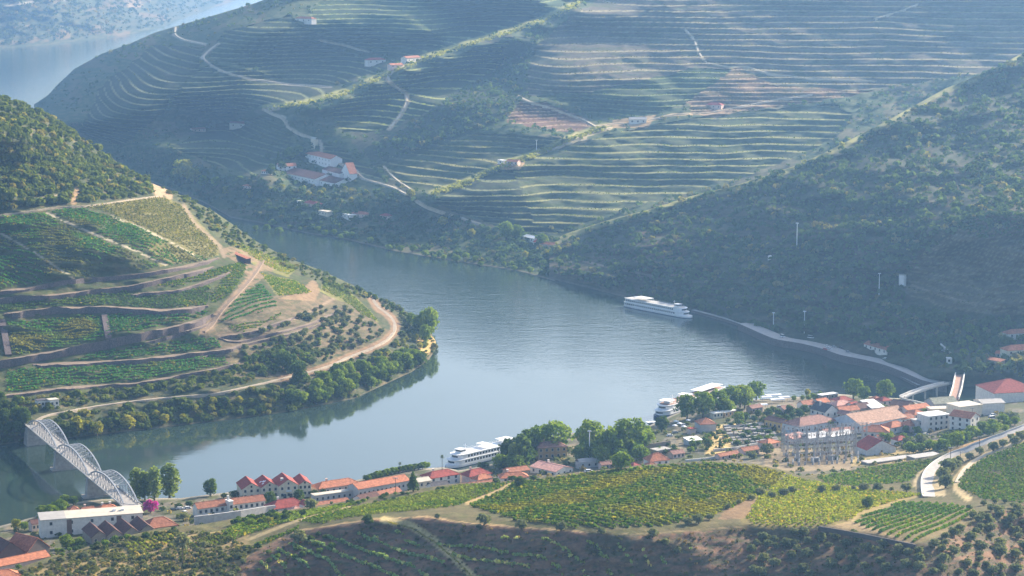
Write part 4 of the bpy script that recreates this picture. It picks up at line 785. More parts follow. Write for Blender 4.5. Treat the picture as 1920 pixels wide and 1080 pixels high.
for k, (x, y, h) in enumerate([(908, 984, 24), (978, 992, 20), (1052, 996, 20), (1128, 1002, 15), (1224, 1008, 18), (1248, 1022, 14), (1270, 1038, 14), (820, 972, 10), (560, 1018, 26), (1290, 984, 16), (1310, 982, 20), (1330, 975, 14), (1365, 955, 12), (1386, 945, 10)]):
    tree_at('olive', x, y, h, 'round olive tree on the earth rim between the vineyard and the dark slope', 'olive trees along the earth rim', 1.1)
tree_at('round_dark', 1627, 953, 24, 'lone dark round tree in the yellowing vineyard', None, 1.05)
for k, (x, y, h) in enumerate([(1541, 924, 16), (1568, 922, 15), (1620, 921, 18), (1646, 920, 16), (1700, 922, 18), (1672, 921, 9), (1600, 918, 8)]): tree_at('olive', x, y, h, 'small grey olive in the row above the yellowing vineyard', 'olives in the row above the yellow vineyard', 1.15)
for k, (x, y, h) in enumerate([(1428, 928, 16), (1448, 934, 14), (1470, 930, 16), (1485, 924, 14), (1410, 938, 12)]): tree_at('olive', x, y, h, 'olive in the small clump around the white hut', 'olives around the white hut', 1.2)
for k, (x, y, h) in enumerate([(1773, 915, 28), (1768, 900, 26), (1778, 888, 30), (1788, 882, 24), (1798, 870, 16), (1818, 862, 15), (1838, 852, 16), (1862, 846, 20), (1880, 838, 16), (1902, 834, 18), (1916, 826, 20), (1897, 826, 14)]): tree_at('olive', x, y, h, 'grey olive tree in the row between the road and the track', 'olive trees lining the road', 1.0)
tree_at('pine', 342, 1058, 62, 'thin airy pine tree standing above the lower left vines', None, .8)
tree_at('round_dark', 690, 984, 20, 'dark bush at the corner of the bare earth rim', None, 1.2)
tree_at('round_dark', 975, 912, 20, 'dark round tree at the top of the short brown track', None, 1.2)
for x, y in ((1700, 588), (1712, 600), (1735, 596), (1752, 610)): pass
grove('broad', 'right_slope', [(1780, 640), (1840, 612), (1870, 640), (1840, 680), (1800, 680)], 9, 16, (6, 9), 'sunlit green tree in the dark hollow by the railway', 'green trees in the hollow by the railway', 1.0)
grove('yellow', 'right_slope', [(1830, 690), (1930, 676), (1930, 708), (1850, 714)], 16, 11, (3.5, 5.5), 'yellowish tree on the bank under the hillside houses at the right edge', 'trees under the hillside houses', 1.1)
grove('round_dark', 'right_slope', [(1840, 600), (1900, 600), (1890, 650), (1850, 660)], 9, 14, (6, 10), 'dark tall tree behind the hillside houses', 'dark trees behind the hillside houses', .7)
for k, (x, y, h, kd) in enumerate([(345, 338, 40, 'yellow'), (318, 335, 34, 'round_dark'), (365, 345, 30, 'yellow'), (330, 345, 30, 'broad'), (382, 352, 24, 'broad'), (406, 352, 22, 'broad'), (425, 366, 18, 'yellow'), (470, 372, 16, 'yellow'), (830, 425, 20, 'yellow'), (884, 446, 18, 'yellow'), (950, 450, 36, 'broad'), (968, 448, 28, 'broad'), (1015, 462, 26, 'broad'), (545, 300, 26, 'broad'), (562, 292, 20, 'broad'), (770, 372, 18, 'yellow'), (1025, 482, 16, 'yellow'), (1045, 478, 18, 'yellow'), (985, 484, 14, 'yellow')]):
    tree_at(kd, x, y, h, ['light green big tree on the far bank behind the left hill', 'dark tree left of the light green one on the far bank', 'yellowish tree right of the light green one', 'green tree in front of the light green one', 'rounded far bank tree nearer the river mouth', 'far bank tree next to the orange roof', 'pale bush on the far bank', 'pale bush beside the orange roofed far house', 'yellowed tree below the winery road', 'pale tree farther along below the winery road', 'tall tree above the far riverside hamlet', 'tree next to the tall one above the hamlet', 'green tree over the hamlet roofs', 'green tree left of the winery roofs', 'tree behind the winery roofs', 'yellow tree at the end of the lower spur', 'pale bush under the hamlet', 'light bush at the right end of the hamlet', 'low bush at the left end of the hamlet'][k], 'far bank trees', 1.0)
tree_at('cypress', 1054, 277, 20, 'single dark cypress on the lower spur track', None, 1.6); tree_at('cypress', 449, 212, 12, 'tiny cypress on the far spur above the white farmhouse', None, 1.6)
tree_at('cypress', 522, 300, 18, 'slim dark cypress at the left corner of the winery', None, 1.4)
# village trees
TT = [('broad', 1040, 852, 68, 'large bright green tree behind the brick coloured house', 1.05), ('broad', 1012, 846, 52, 'darker tree left of the large bright green one', 1.0), ('broad', 1108, 862, 78, 'tall dark tree with a lit top behind the lamp mast', .85), ('broad', 1150, 866, 72, 'big tree in the middle of the dark riverside clump', .9), ('broad', 1180, 862, 82, 'biggest tree with yellowing top in the riverside clump', 1.0), ('broad', 1205, 842, 48, 'smaller light tree at the right end of the riverside clump', 1.0),
      ('broad', 1165, 882, 38, 'low green tree in front of the riverside clump', 1.2), ('poplar', 962, 882, 52, 'narrow light green tree beside the cruise ship', 1.2), ('round_dark', 978, 878, 66, 'dark tree between the cruise ship and the brick coloured house', .8), ('round_dark', 955, 868, 52, 'dark tree at the bow of the near cruise ship', .8), ('round_dark', 990, 862, 58, 'dark tree behind the narrow light green one', .8), ('round_dark', 945, 880, 26, 'low dark bush tree beside the ship stern', 1.0),
      ('broad', 1288, 788, 52, 'first round tree of the quay row from the left', .85), ('broad', 1318, 784, 54, 'second round tree of the quay row from the left', .85), ('broad', 1346, 778, 52, 'third tree of the quay row from the left', .9), ('broad', 1372, 770, 50, 'fourth quay tree with a yellow top', .9), ('broad', 1396, 766, 46, 'fifth quay tree beside the yellowing one', .9), ('broad', 1418, 750, 38, 'bright tree at the far end of the quay row', 1.05), ('yellow', 1388, 764, 44, 'yellowing tree near the end of the quay row', .9), ('broad', 1365, 778, 30, 'short tree tucked under the quay row', 1.0),
      ('round_dark', 1242, 808, 32, 'dark tree in front of the moored white ship', .9), ('broad', 1600, 748, 42, 'large dark tree with a bright rim above the red roofs', .95), ('broad', 1620, 752, 30, 'smaller tree right of the large rim lit tree', .9), ('broad', 1660, 752, 44, 'round rim lit tree by the footbridge', .85), ('yellow', 1514, 742, 14, 'small light bush at the water edge behind the roofs', 1.0), ('broad', 1537, 744, 12, 'tiny dark bush at the water edge behind the roofs', 1.0),
      ('round_dark', 1480, 778, 20, 'dark round tree left of the white gabled house', 1.0), ('round_dark', 1508, 776, 18, 'dark bush beside the white gabled house', 1.1), ('broad', 1555, 806, 20, 'green tree in the courtyard of the long pale house', 1.3), ('broad', 1385, 800, 30, 'dark tree beside the ochre house', .9), ('cypress', 1350, 842, 24, 'thin cypress in the cemetery', 1.2), ('round_dark', 1328, 842, 22, 'dark tree at the cemetery wall', 1.0), ('olive', 1438, 852, 22, 'grey tree left of the electrical substation', 1.2), ('olive', 1410, 860, 16, 'low grey tree at the edge of the knoll vineyard', 1.2),
      ('broad', 1298, 836, 12, 'small green bush beside the cemetery entrance', 1.2), ('palm', 1440, 800, 24, 'village palm near the pale house', 1.0), ('broad', 1770, 845, 24, 'leafy green tree above the road', 1.2), ('broad', 1795, 838, 30, 'big green tree above the road bend', 1.1), ('broad', 1822, 822, 26, 'dark green tree between road and white block', 1.1), ('yellow', 1752, 842, 18, 'light green bush by the substation end', 1.3), ('broad', 1842, 812, 24, 'green tree behind the upper road', 1.1), ('olive', 1870, 804, 18, 'grey tree beside the white car', 1.2), ('olive', 1895, 792, 22, 'grey tree on the bank at the right edge', 1.3),
      ('olive', 1730, 832, 20, 'silvery tree beside the red gabled house', 1.3), ('olive', 1705, 836, 18, 'silvery bush in front of the red gabled house', 1.2), ('broad', 1735, 782, 18, 'small green tree between the tiled roofs', 1.0), ('broad', 1880, 838 - 40, 24, 'green tree on the slope at the upper right road', 1.1),
      ('conifer', 775, 922, 42, 'dark conical tree at the end of the long red warehouse', .95), ('palm', 750, 892, 28, 'tall thin palm rising over the left warehouse', 1.15), ('palm', 829, 884, 34, 'taller thin palm beside the near cruise ship', 1.1),
      ('poplar', 256, 938, 62, 'leftmost poplar by the river', 1.3), ('poplar', 272, 938, 56, 'second poplar by the river', 1.3), ('poplar', 290, 938, 64, 'third poplar by the river', 1.2), ('poplar', 318, 934, 66, 'rightmost and broadest poplar by the river', 1.6), ('round_dark', 395, 930, 34, 'dark bushy tree left of the four gabled warehouses', .9),
      ('bougainvillea', 282, 962, 28, 'bright magenta bougainvillea at the bridge head', 1.05), ('round_dark', 507, 946, 26, 'dark tree in front of the second gable', 1.0), ('round_dark', 560, 938, 22, 'dark round tree in front of the rightmost gable', 1.1), ('round_dark', 590, 932, 16, 'small dark tree right of the gables', 1.1), ('round_dark', 604, 930, 16, 'smaller tree next to the low warehouse', 1.1), ('round_dark', 475, 930, 12, 'low shrub between the gables', 1.3), ('round_dark', 440, 934, 16, 'dark shrub before the left gable', 1.3), ('round_dark', 420, 934, 10, 'little shrub left of the gabled row', 1.4),
      ('olive', 582, 956, 24, 'grey tree beside the small red hipped roofs', 1.0), ('broad', 518, 975, 16, 'light green bush under the small red roofs', 1.4), ('round_dark', 535, 975, 14, 'dark bush under the small red roofs', 1.4), ('yellow', 505, 980, 12, 'yellow green bush on the bank behind the long white house', 1.4), ('broad', 470, 985, 12, 'bush on the vineyard edge below the long white house', 1.5),
      ('broad', 112, 962, 28, 'yellow green tree left of the white apartment block', 1.2), ('broad', 96, 968, 24, 'green tree at the corner of the white apartment block', 1.2), ('yellow', 30, 992, 20, 'bright green tree behind the lower left brown roofs', 1.1), ('broad', 46, 994, 18, 'small tree behind the brown gables', 1.1), ('broad', 125, 1028, 28, 'dark green tree in front of the white apartment block', 1.2), ('broad', 148, 1024, 18, 'bush beside the dark green tree by the apartment block', 1.4), ('round_dark', 305, 958, 10, 'shrub right of the magenta bougainvillea', 1.4), ('round_dark', 335, 954, 12, 'dark shrub by the parked cars', 1.4), ('round_dark', 355, 950, 12, 'dark shrub left of the long white house', 1.4), ('olive', 346, 976, 16, 'small bush at the gable end of the long white house', 1.2),
      ('shrub', 35, 1066, 9, 'round dark bush on the lowest red roof edge', 1.3), ('shrub', 930, 905, 10, 'bush at the top of the bright vineyard strip', 1.5), ('shrub', 960, 902, 12, 'grey bush below the orange roofs', 1.6), ('shrub', 1000, 900, 10, 'grey bush below the white house with a pink roof', 1.6), ('shrub', 640, 950, 8, 'bush in front of the low red warehouse', 1.4), ('shrub', 660, 944, 9, 'second bush in front of the low red warehouse', 1.3), ('shrub', 715, 936, 9, 'bush at the foot of the white gabled shed', 1.3), ('shrub', 905, 878, 14, 'trimmed green hedge between the red roofs and the ship', 1.6)]
for kd, x, y, h, lb, wd in TT: tree_at(kd, x, y, h, lb, None, wd)
hb = smooth_line([(688, 902), (720, 892), (760, 884), (800, 878)], 16)
for x, y in hb: tree_at('shrub', x, y, 14, 'clipped shrub in the dense riverside row behind the warehouses', 'riverside row of shrubs behind the warehouses', 1.2)
# ------------------------------------------------------------------ buildings
WALLC = dict(white=(.66, .63, .58), cream=(.66, .58, .44), ochre=(.58, .37, .14), brick=(.46, .29, .15), grey=(.42, .41, .40), pink=(.62, .46, .40), dark=(.10, .085, .08), stone=(.30, .25, .20), blue=(.50, .55, .60))
ROOFC = dict(orange=(.46, .18, .10), red=(.31, .068, .055), brown=(.125, .062, .052), mauve=(.30, .165, .135), grey=(.36, .345, .33), white=(.80, .79, .77), dark=(.095, .09, .10), beige=(.52, .47, .39), pink=(.60, .33, .27), rust=(.36, .15, .09), green=(.25, .26, .20), tan=(.40, .25, .18))
for k, c in WALLC.items(): M['w_' + k] = simple('wall_' + k, c, .85, .16, .5)
def roof_mat(name, c):
    m, N, L, B = mat(name); f = noise_node(N, L, .7, 5); a = tuple(x * .55 for x in c); b = tuple(min(1, x * 1.3) for x in c)
    base_ = ramp(N, L, f, [(.3, a), (.7, b)])
    tc = N.new('ShaderNodeTexCoord'); w = N.new('ShaderNodeTexWave'); w.inputs['Scale'].default_value = 1.1; w.inputs['Distortion'].default_value = .6; L.new(tc.outputs['Object'], w.inputs['Vector'])
    k = ramp(N, L, w.outputs['Fac'], [(.1, (.78, .76, .76)), (.7, (1.08, 1.06, 1.05))]); L.new(mix_node(N, L, base_, k, .8, 'MULTIPLY'), B.inputs['Base Color'])
    B.inputs['Roughness'].default_value = .85; B.inputs['Specular IOR Level'].default_value = .2; return m
for k, c in ROOFC.items(): M['r_' + k] = roof_mat('roof_' + k, c) if k not in ('white', 'grey', 'beige') else simple('roof_' + k, c, .8, .12, .3)
M['w_lime'] = simple('limewash', (.82, .80, .77), .85, .06, .5)
M['glass'] = simple('window_glass', (.035, .04, .048), .25, .2, 1, 0, .5); M['wood'] = simple('painted_door', (.16, .09, .06), .7, .2, 1)
M['stone'] = simple('granite', (.34, .31, .28), .9, .25, .5); M['steel'] = simple('grey_painted_steel', (.28, .30, .33), .55, .12, .5); M['galv'] = simple('galvanised_steel', (.33, .335, .35), .5, .15, .8)
M['paintw'] = simple('white_paint', (.80, .81, .82), .45, .06, .4); M['navy'] = simple('navy_paint', (.03, .045, .10), .45, .1, .4); M['deckred'] = simple('deck_planks', (.34, .20, .15), .8, .15, .4); M['rail'] = simple('railing_white', (.72, .74, .76), .5, .05, 1)
M['concrete'] = simple('concrete', (.46, .445, .42), .9, .15, .3)
def box(x0, x1, y0, y1, z0, z1):
    co = [(x0, y0, z0), (x1, y0, z0), (x1, y1, z0), (x0, y1, z0), (x0, y0, z1), (x1, y0, z1), (x1, y1, z1), (x0, y1, z1)]
    return co, [(0, 3, 2, 1), (4, 5, 6, 7), (0, 1, 5, 4), (1, 2, 6, 5), (2, 3, 7, 6), (3, 0, 4, 7)]
def part(name, geo, m, parent, label=None, smooth=False):
    co, F = merge(geo) if isinstance(geo, list) else geo
    o = link(name, quad_mesh(name, co, F, smooth=smooth), parent, [m])
    if label: o['label'] = label
    return o
def hexa(p):                                          # eight points: bottom four, top four
    return list(p), [(0, 3, 2, 1), (4, 5, 6, 7), (0, 1, 5, 4), (1, 2, 6, 5), (2, 3, 7, 6), (3, 0, 4, 7)]
def slab(a, b, c, d, t):                              # roof slab: quad a b c d and its underside
    n = (Vector(b) - Vector(a)).cross(Vector(d) - Vector(a)).normalized() * t
    lo = [tuple(Vector(p) - n) for p in (a, b, c, d)]; return hexa(lo + [tuple(p) for p in (a, b, c, d)])
def bar(a, b, w, w2=None):
    a = Vector(a); b = Vector(b); d = (b - a).normalized(); up = Vector((0, 0, 1)) if abs(d.z) < .95 else Vector((1, 0, 0))
    s = d.cross(up).normalized() * w * .5; t = d.cross(s).normalized() * (w2 or w) * .5
    return hexa([tuple(a - s - t), tuple(a + s - t), tuple(a + s + t), tuple(a - s + t), tuple(b - s - t), tuple(b + s - t), tuple(b + s + t), tuple(b - s + t)])
def frame_of(A, B, h, z0=None):                       # eave corners in the photograph -> ground position, heading, length
    z = 10.0 if z0 is None else z0
    for _ in range(5 if z0 is None else 1):
        a = at_z(*A, z + h); b = at_z(*B, z + h)
        if z0 is None: z = .5 * z + .5 * max(1, min(down(a.x, a.y), down(b.x, b.y)) + .3)
    a = at_z(*A, z + h); b = at_z(*B, z + h); return a, b, z
def frame_far(A, B, h, pc):
    g = on_piece(pc, np.array([(A[0] + B[0]) / 2]), np.array([(A[1] + B[1]) / 2 + 3]))[0]
    z = g[2]; a = at_z(*A, z + h); b = at_z(*B, z + h); k = g[1] / ((a.y + b.y) / 2)
    a = Vector((CAMZ * 0 + a.x * k, a.y * k, 0)); b = Vector((b.x * k, b.y * k, 0)); return a, b, z
BLD = {}
def house(name, A, B, h, depth, roof, walls, tiles, label, win=(0, 0), side=(0, 0), pitch=.5, across=False, cat='house', group=None, z0=None, chim=0, door=False, far=None, over=.4, sides='r'):
    a, b, z = frame_of(A, B, h, z0) if far is None else frame_far(A, B, h, far)
    u = Vector((b.x - a.x, b.y - a.y)); Lx = u.length; rz = math.atan2(u.y, u.x)
    e = empty(name, (a.x, a.y, z), label, cat, group, rz)
    D = depth; wm = M['w_' + walls]; rm = M['r_' + tiles]
    rh = pitch * (Lx if across else D) / 2
    geo = [box(0, Lx, 0, D, -3, h)]
    if roof == 'gable':                               # gable triangles closed as thin wedges
        if across: geo += [([(0, y, h), (Lx, y, h), (Lx / 2, y, h + rh - .05), (Lx / 2, y, h + rh - .05)], [(0, 1, 2, 3)]) for y in (.01, D - .01)]
        else: geo += [([(x, 0, h), (x, D, h), (x, D / 2, h + rh - .05), (x, D / 2, h + rh - .05)], [(0, 1, 2, 3)]) for x in (.01, Lx - .01)]
    part('wall', geo, wm, e)
    o = over; k = pitch * o; t = .22
    if roof == 'gable':
        if across: rg = [slab((-o, D + o, h - k), (-o, -o, h - k), (Lx / 2, -o, h + rh), (Lx / 2, D + o, h + rh), -t), slab((Lx / 2 + .004, D + o, h + rh), (Lx / 2 + .004, -o, h + rh), (Lx + o, -o, h - k), (Lx + o, D + o, h - k), -t)]
        else: rg = [slab((-o, -o, h - k), (Lx + o, -o, h - k), (Lx + o, D / 2, h + rh), (-o, D / 2, h + rh), -t), slab((-o, D / 2 + .004, h + rh), (Lx + o, D / 2 + .004, h + rh), (Lx + o, D + o, h - k), (-o, D + o, h - k), -t)]
        if not across: rg.append(bar((-o, D / 2, h + rh + t), (Lx + o, D / 2, h + rh + t), .35, .22))
        else: rg.append(bar((Lx / 2, -o, h + rh + t), (Lx / 2, D + o, h + rh + t), .35, .22))
    elif roof == 'hip':
        s = min(D / 2, Lx / 2 - .3); z1 = h + t; zt = h + t + rh
        if D <= Lx: r0, r1 = (s, D / 2, zt), (Lx - s, D / 2, zt)
        else: s = Lx / 2; zt = h + t + pitch * s; r0, r1 = (Lx / 2, s, zt), (Lx / 2, D - s, zt)
        c = [(-o, -o, z1 - k), (Lx + o, -o, z1 - k), (Lx + o, D + o, z1 - k), (-o, D + o, z1 - k)]
        if D <= Lx: rg = [([c[0], c[1], r1, r0], [(0, 1, 2, 3)]), ([c[2], c[3], r0, r1], [(0, 1, 2, 3)]), ([c[1], c[2], r1, r1], [(0, 1, 2, 3)]), ([c[3], c[0], r0, r0], [(0, 1, 2, 3)])]
        else: rg = [([c[0], c[1], r0, r0], [(0, 1, 2, 3)]), ([c[2], c[3], r1, r1], [(0, 1, 2, 3)]), ([c[1], c[2], r1, r0], [(0, 1, 2, 3)]), ([c[3], c[0], r0, r1], [(0, 1, 2, 3)])]
        rg.append(box(-o, Lx + o, -o, D + o, z1 - k - .25, z1 - k - .004)); rg += [bar(r0, r1, .35, .2)] + [bar(c[i], (r0, r1, r1, r0)[i] if D <= Lx else (r0, r0, r1, r1)[i], .3, .18) for i in range(4)]
    elif roof == 'shed': rg = [slab((-o, -o, h - k), (Lx + o, -o, h - k), (Lx + o, D + o, h + pitch * D), (-o, D + o, h + pitch * D), -t)]; part('gable_wall', [([(x, 0, h), (x, D, h), (x, D, h + pitch * D - .05), (x, 0, h + .01)], [(0, 1, 2, 3)]) for x in (.01, Lx - .01)], wm, e)
    elif roof == 'vault':
        n = 8; rg = []
        for i in range(n):
            y0, y1 = D * i / n - .01, D * (i + 1) / n; q0 = math.sin(math.pi * i / n) * rh * 1.1; q1 = math.sin(math.pi * (i + 1) / n) * rh * 1.1
            rg.append(slab((-o, y0, h + q0), (Lx + o, y0, h + q0), (Lx + o, y1, h + q1), (-o, y1, h + q1), -.15))
    else: rg = [box(-.25, Lx + .25, -.25, D + .25, h + .003, h + .35), box(.6, Lx - .6, .6, D - .6, h + .35, h + .39)]
    rf = part('roof', rg, rm, e)
    for i in range(chim):
        cx = Lx * (.3 + .4 * i); cy = D * .6
        part('chimney', [box(cx - .45, cx + .45, cy - .45, cy + .45, h + .1, h + max(rh, .6) + 1.3), box(cx - .6, cx + .6, cy - .6, cy + .6, h + max(rh, .6) + 1.303, h + max(rh, .6) + 1.5)], wm, rf)
    def windows(rows, cols, W_, place, top):
        if not rows: return
        fh = top / rows
        for r in range(rows):
            for c_ in range(cols):
                x = W_ * (c_ + .5) / cols; zc = fh * (r + .55); ww = min(.65, W_ / cols * .3); hh = min(.8, fh * .32)
                w = part('window', place(x, zc, ww, hh), M['glass'], e); part('window_frame', place(x, zc, ww + .14, hh + .14, .5), M['w_white'] if walls not in ('white', 'lime') else M['stone'], w)
    def pf(x, zc, ww, hh, q=1.0): return box(x - ww, x + ww, -.07 * q - .005, .0, zc - hh, zc + hh)
    def pr(x, zc, ww, hh, q=1.0): return box(Lx, Lx + .07 * q + .005, x - ww, x + ww, zc - hh, zc + hh)
    def pl(x, zc, ww, hh, q=1.0): return box(-.07 * q - .005, 0, x - ww, x + ww, zc - hh, zc + hh)
    windows(win[0], win[1], Lx, pf, h); windows(side[0], side[1], D, pr if sides == 'r' else pl, h)
    if door: part('door', box(Lx * .5 - .6, Lx * .5 + .6, -.09, 0, 0, 2.3), M['wood'], e)
    BLD[label] = (e, Lx, D, h, rh); return e
def wallobj(label, pts, h, thick, m, base=1.0, name='wall', cat='wall', zs=None):   # free standing wall along spots of the photograph (its top edge)
    P_ = []
    for i, (x, y) in enumerate(pts):
        z = 10 if zs is None else zs[i]
        if zs is None:
            for _ in range(4): a = at_z(x, y, z + h); z = .5 * z + .5 * max(.5, down(a.x, a.y))
        a = at_z(x, y, z + h); P_.append((a.x, a.y, z))
    geo = []
    for a, b in zip(P_[:-1], P_[1:]):
        d = Vector((b[0] - a[0], b[1] - a[1], 0)).normalized(); n = Vector((-d.y, d.x, 0)) * thick * .5
        geo.append(hexa([(a[0] - n.x, a[1] - n.y, a[2] - base), (b[0] - n.x, b[1] - n.y, b[2] - base), (b[0] + n.x, b[1] + n.y, b[2] - base), (a[0] + n.x, a[1] + n.y, a[2] - base),
                         (a[0] - n.x, a[1] - n.y, a[2] + h), (b[0] - n.x, b[1] - n.y, b[2] + h), (b[0] + n.x, b[1] + n.y, b[2] + h), (a[0] + n.x, a[1] + n.y, a[2] + h)]))
    return tag(part(name, geo, m, None), label, cat)
H_ = house
# the four gabled warehouses and their neighbours, lower left
for nm, A, B, hh, lb in (('gabled_warehouse', (454, 917.5), (489, 915), 6.0, 'leftmost of the four cream gabled warehouses with dark red roofs'), ('gabled_warehouse', (489.5, 914.5), (522, 911.8), 6.5, 'second cream gabled warehouse with white rooflights on its dark red roof'),
                         ('gabled_warehouse', (523, 911.5), (559, 908.8), 7.4, 'tallest cream gabled warehouse with arched doors and a balcony'), ('gabled_warehouse', (560, 909), (583.5, 907.5), 7.0, 'narrow rightmost cream gabled warehouse beside the orange roofs')):
    e = H_(nm, A, B, hh, 17, 'gable', 'cream', 'red', lb, (2, 3), (1, 4), .62, True, 'warehouse', 'four gabled riverside warehouses')
    Lx = BLD[lb][1]
    part('attic_window', box(Lx / 2 - .5, Lx / 2 + .5, -.08, 0, hh + .5, hh + 1.7), M['glass'], e)
    if 'tallest' in lb:
        for x in (Lx * .3, Lx * .62): part('arched_door', [box(x - .9, x + .9, -.1, 0, 0, 2.2), lathe([(x, -.05, 2.1, .9), (x, -.05, 2.7, .5)], 8)], M['dark'] if 'dark' in M else M['glass'], e)
        part('balcony', [box(Lx * .36, Lx * .64, -.9, 0, hh * .52, hh * .52 + .15), box(Lx * .36, Lx * .64, -.9, -.82, hh * .52 + .15, hh * .52 + 1)], M['rail'], e)
    if 'second' in lb:
        for y, x in ((4, .2), (7, .28), (9, .18), (5.5, .34)): part('rooflight', slab((Lx * x - .7, y, hh + .62 * (Lx * x - .7) + .3), (Lx * x - .7, y - 1.3, hh + .62 * (Lx * x - .7) + .3), (Lx * x + .5, y - 1.3, hh + .62 * (Lx * x + .5) + .3), (Lx * x + .5, y, hh + .62 * (Lx * x + .5) + .3), -.1), M['paintw'], e)
    if 'tallest' in lb: part('dormer', [box(Lx * .2, Lx * .34, 5, 6.6, hh + .6, hh + 3.2)], M['w_white'], e)
H_('warehouse', (598, 917), (676, 905.5), 4.2, 10, 'hip', 'pink', 'orange', 'orange hip roofed building directly right of the four gables', (1, 7), (1, 2), .5, chim=1, cat='warehouse')
H_('warehouse', (672, 917.5), (768, 900.5), 6, 11, 'gable', 'grey', 'orange', 'long orange roofed warehouse running to the dark conical tree', (1, 12), (1, 2), .42, cat='warehouse')
H_('shed', (590, 930), (671, 919.5), 4.5, 5, 'flat', 'grey', 'beige', 'long low grey building in front of the long orange roofed warehouse', (1, 8), (0, 0), cat='shed')
H_('house', (678, 937.5), (712, 929.5), 4, 7, 'gable', 'white', 'brown', 'white gabled shed with a brown roof below the long warehouse', (1, 3), (1, 1), .55, sides='l')
H_('shed', (714, 930), (753, 921), 3.2, 7, 'gable', 'pink', 'rust', 'low rust roofed shed at the foot of the dark conical tree', (1, 3), (0, 0), .5, cat='shed')
H_('shed', (592, 951), (656, 941), 3, 7, 'gable', 'stone', 'rust', 'long low brown roofed shed above the vineyard strip', (1, 4), (0, 0), .45, cat='shed')
H_('house', (511, 955), (575, 946.5), 3.6, 11, 'hip', 'white', 'red', 'house with a broad dark red hipped roof in front of the gables', (1, 4), (0, 0), .6, chim=1)
H_('house', (549, 959), (570, 956), 2.8, 6, 'hip', 'pink', 'pink', 'tiny pink roofed annex in front of the broad dark red roof', (1, 2), (0, 0), .6)
H_('house', (571, 947), (584, 944.5), 4.6, 5, 'gable', 'white', 'red', 'little white gable with a dark round window beside the red hipped roof', (1, 1), (0, 0), .7, True)
H_('long_house', (371, 954), (432, 946), 4.4, 7.5, 'gable', 'white', 'rust', 'left half of the long white house with a row of small windows', (1, 6), (1, 2), .62, cat='house')
H_('long_house', (437, 945.5), (497, 938), 4.4, 7.5, 'gable', 'white', 'rust', 'right half of the long white house with a row of small windows', (1, 6), (1, 2), .62, cat='house')
H_('stair_tower', (430, 941), (437, 940), 6.6, 5, 'flat', 'white', 'white', 'narrow white block with a chimney between the two long rust roofs', (1, 1), (0, 0), chim=1, cat='tower')
wallobj('long grey retaining wall in front of the long white house', [(364, 968), (400, 964), (450, 957), (500, 949), (516, 947)], 5.5, 1.0, M['w_grey'], 4)
e = H_('apartment_block', (76, 976), (267.5, 961.5), 9.6, 11, 'shed', 'white', 'beige', 'long white apartment block with two stairwell slots at the bridge head', (2, 5), (2, 1), .12, cat='apartment block')
Lx = BLD['long white apartment block with two stairwell slots at the bridge head'][1]
for x in (Lx * .277, Lx * .765): part('stairwell', box(x - 1.3, x + 1.3, -.12, 0, .3, 9.0), M['wood'], e)
part('roof_section', [slab((-.3, -.35, 9.72), (Lx * .25, -.35, 9.72), (Lx * .25, 11.3, 11.15), (-.3, 11.3, 11.15), -.12)], M['r_grey'], e); part('water_tank', [box(Lx * .72, Lx * .75, 5, 6.4, 10.4, 11.5), box(Lx * .80, Lx * .83, 5, 6.4, 10.4, 11.5)], M['paintw'], e)
for i, A in enumerate([(172, 1008), (201, 1005), (232, 1001), (262, 996.5)]):
    H_('gabled_shed', A, (A[0] + 29, A[1] - 3.2), 4.2, 19, 'gable', 'stone', 'brown', ['leftmost of the four dark brown gabled sheds before the apartment block', 'second of the four dark brown gabled sheds before the apartment block', 'third of the four dark brown gabled sheds before the apartment block', 'rightmost of the four dark brown gabled sheds before the apartment block'][i], (1, 2), (0, 0), .78, True, 'shed', 'four brown gabled sheds')
H_('house', (276, 991.5), (334, 984), 3.6, 12, 'hip', 'stone', 'rust', 'low red hip roofed house right of the four brown gables', (1, 3), (0, 0), .62)
H_('gabled_shed', (50, 1037), (93, 1025), 5.5, 16, 'gable', 'dark', 'rust', 'dark brown gabled shed nearer the apartment block at the lower left', (0, 0), (0, 0), .8, True, 'shed', 'dark gabled sheds in the lower left corner')
H_('gabled_shed', (-6, 1044), (47, 1035), 5.5, 16, 'gable', 'dark', 'brown', 'dark brown gabled shed at the left picture edge', (0, 0), (0, 0), .8, True, 'shed', 'dark gabled sheds in the lower left corner')
H_('long_shed', (-20, 1066), (93, 1043), 3.5, 9, 'gable', 'pink', 'orange', 'long bright orange roof in the lower left corner', (0, 0), (0, 0), .45, cat='shed')
H_('house', (-40, 1094), (46, 1083), 3.5, 12, 'hip', 'pink', 'orange', 'orange hip roof cut by the bottom left corner', (0, 0), (0, 0), .55)
H_('house', (131, 958), (150, 956), 4, 6, 'hip', 'white', 'rust', 'small red roofed house behind the left end of the apartment block', (1, 2), (0, 0), .6)
H_('house', (156, 959), (178, 956.5), 3.5, 6, 'gable', 'pink', 'rust', 'small pink house behind the middle of the apartment block', (1, 2), (0, 0), .5, chim=1)
H_('house', (186, 957), (222, 952.5), 3.8, 7, 'hip', 'white', 'orange', 'red roofed house beside the last bridge span', (1, 3), (0, 0), .5, chim=2)
H_('house', (60, 983), (75, 981), 4, 6, 'gable', 'pink', 'brown', 'small dull house at the left end of the apartment block', (1, 2), (0, 0), .5)
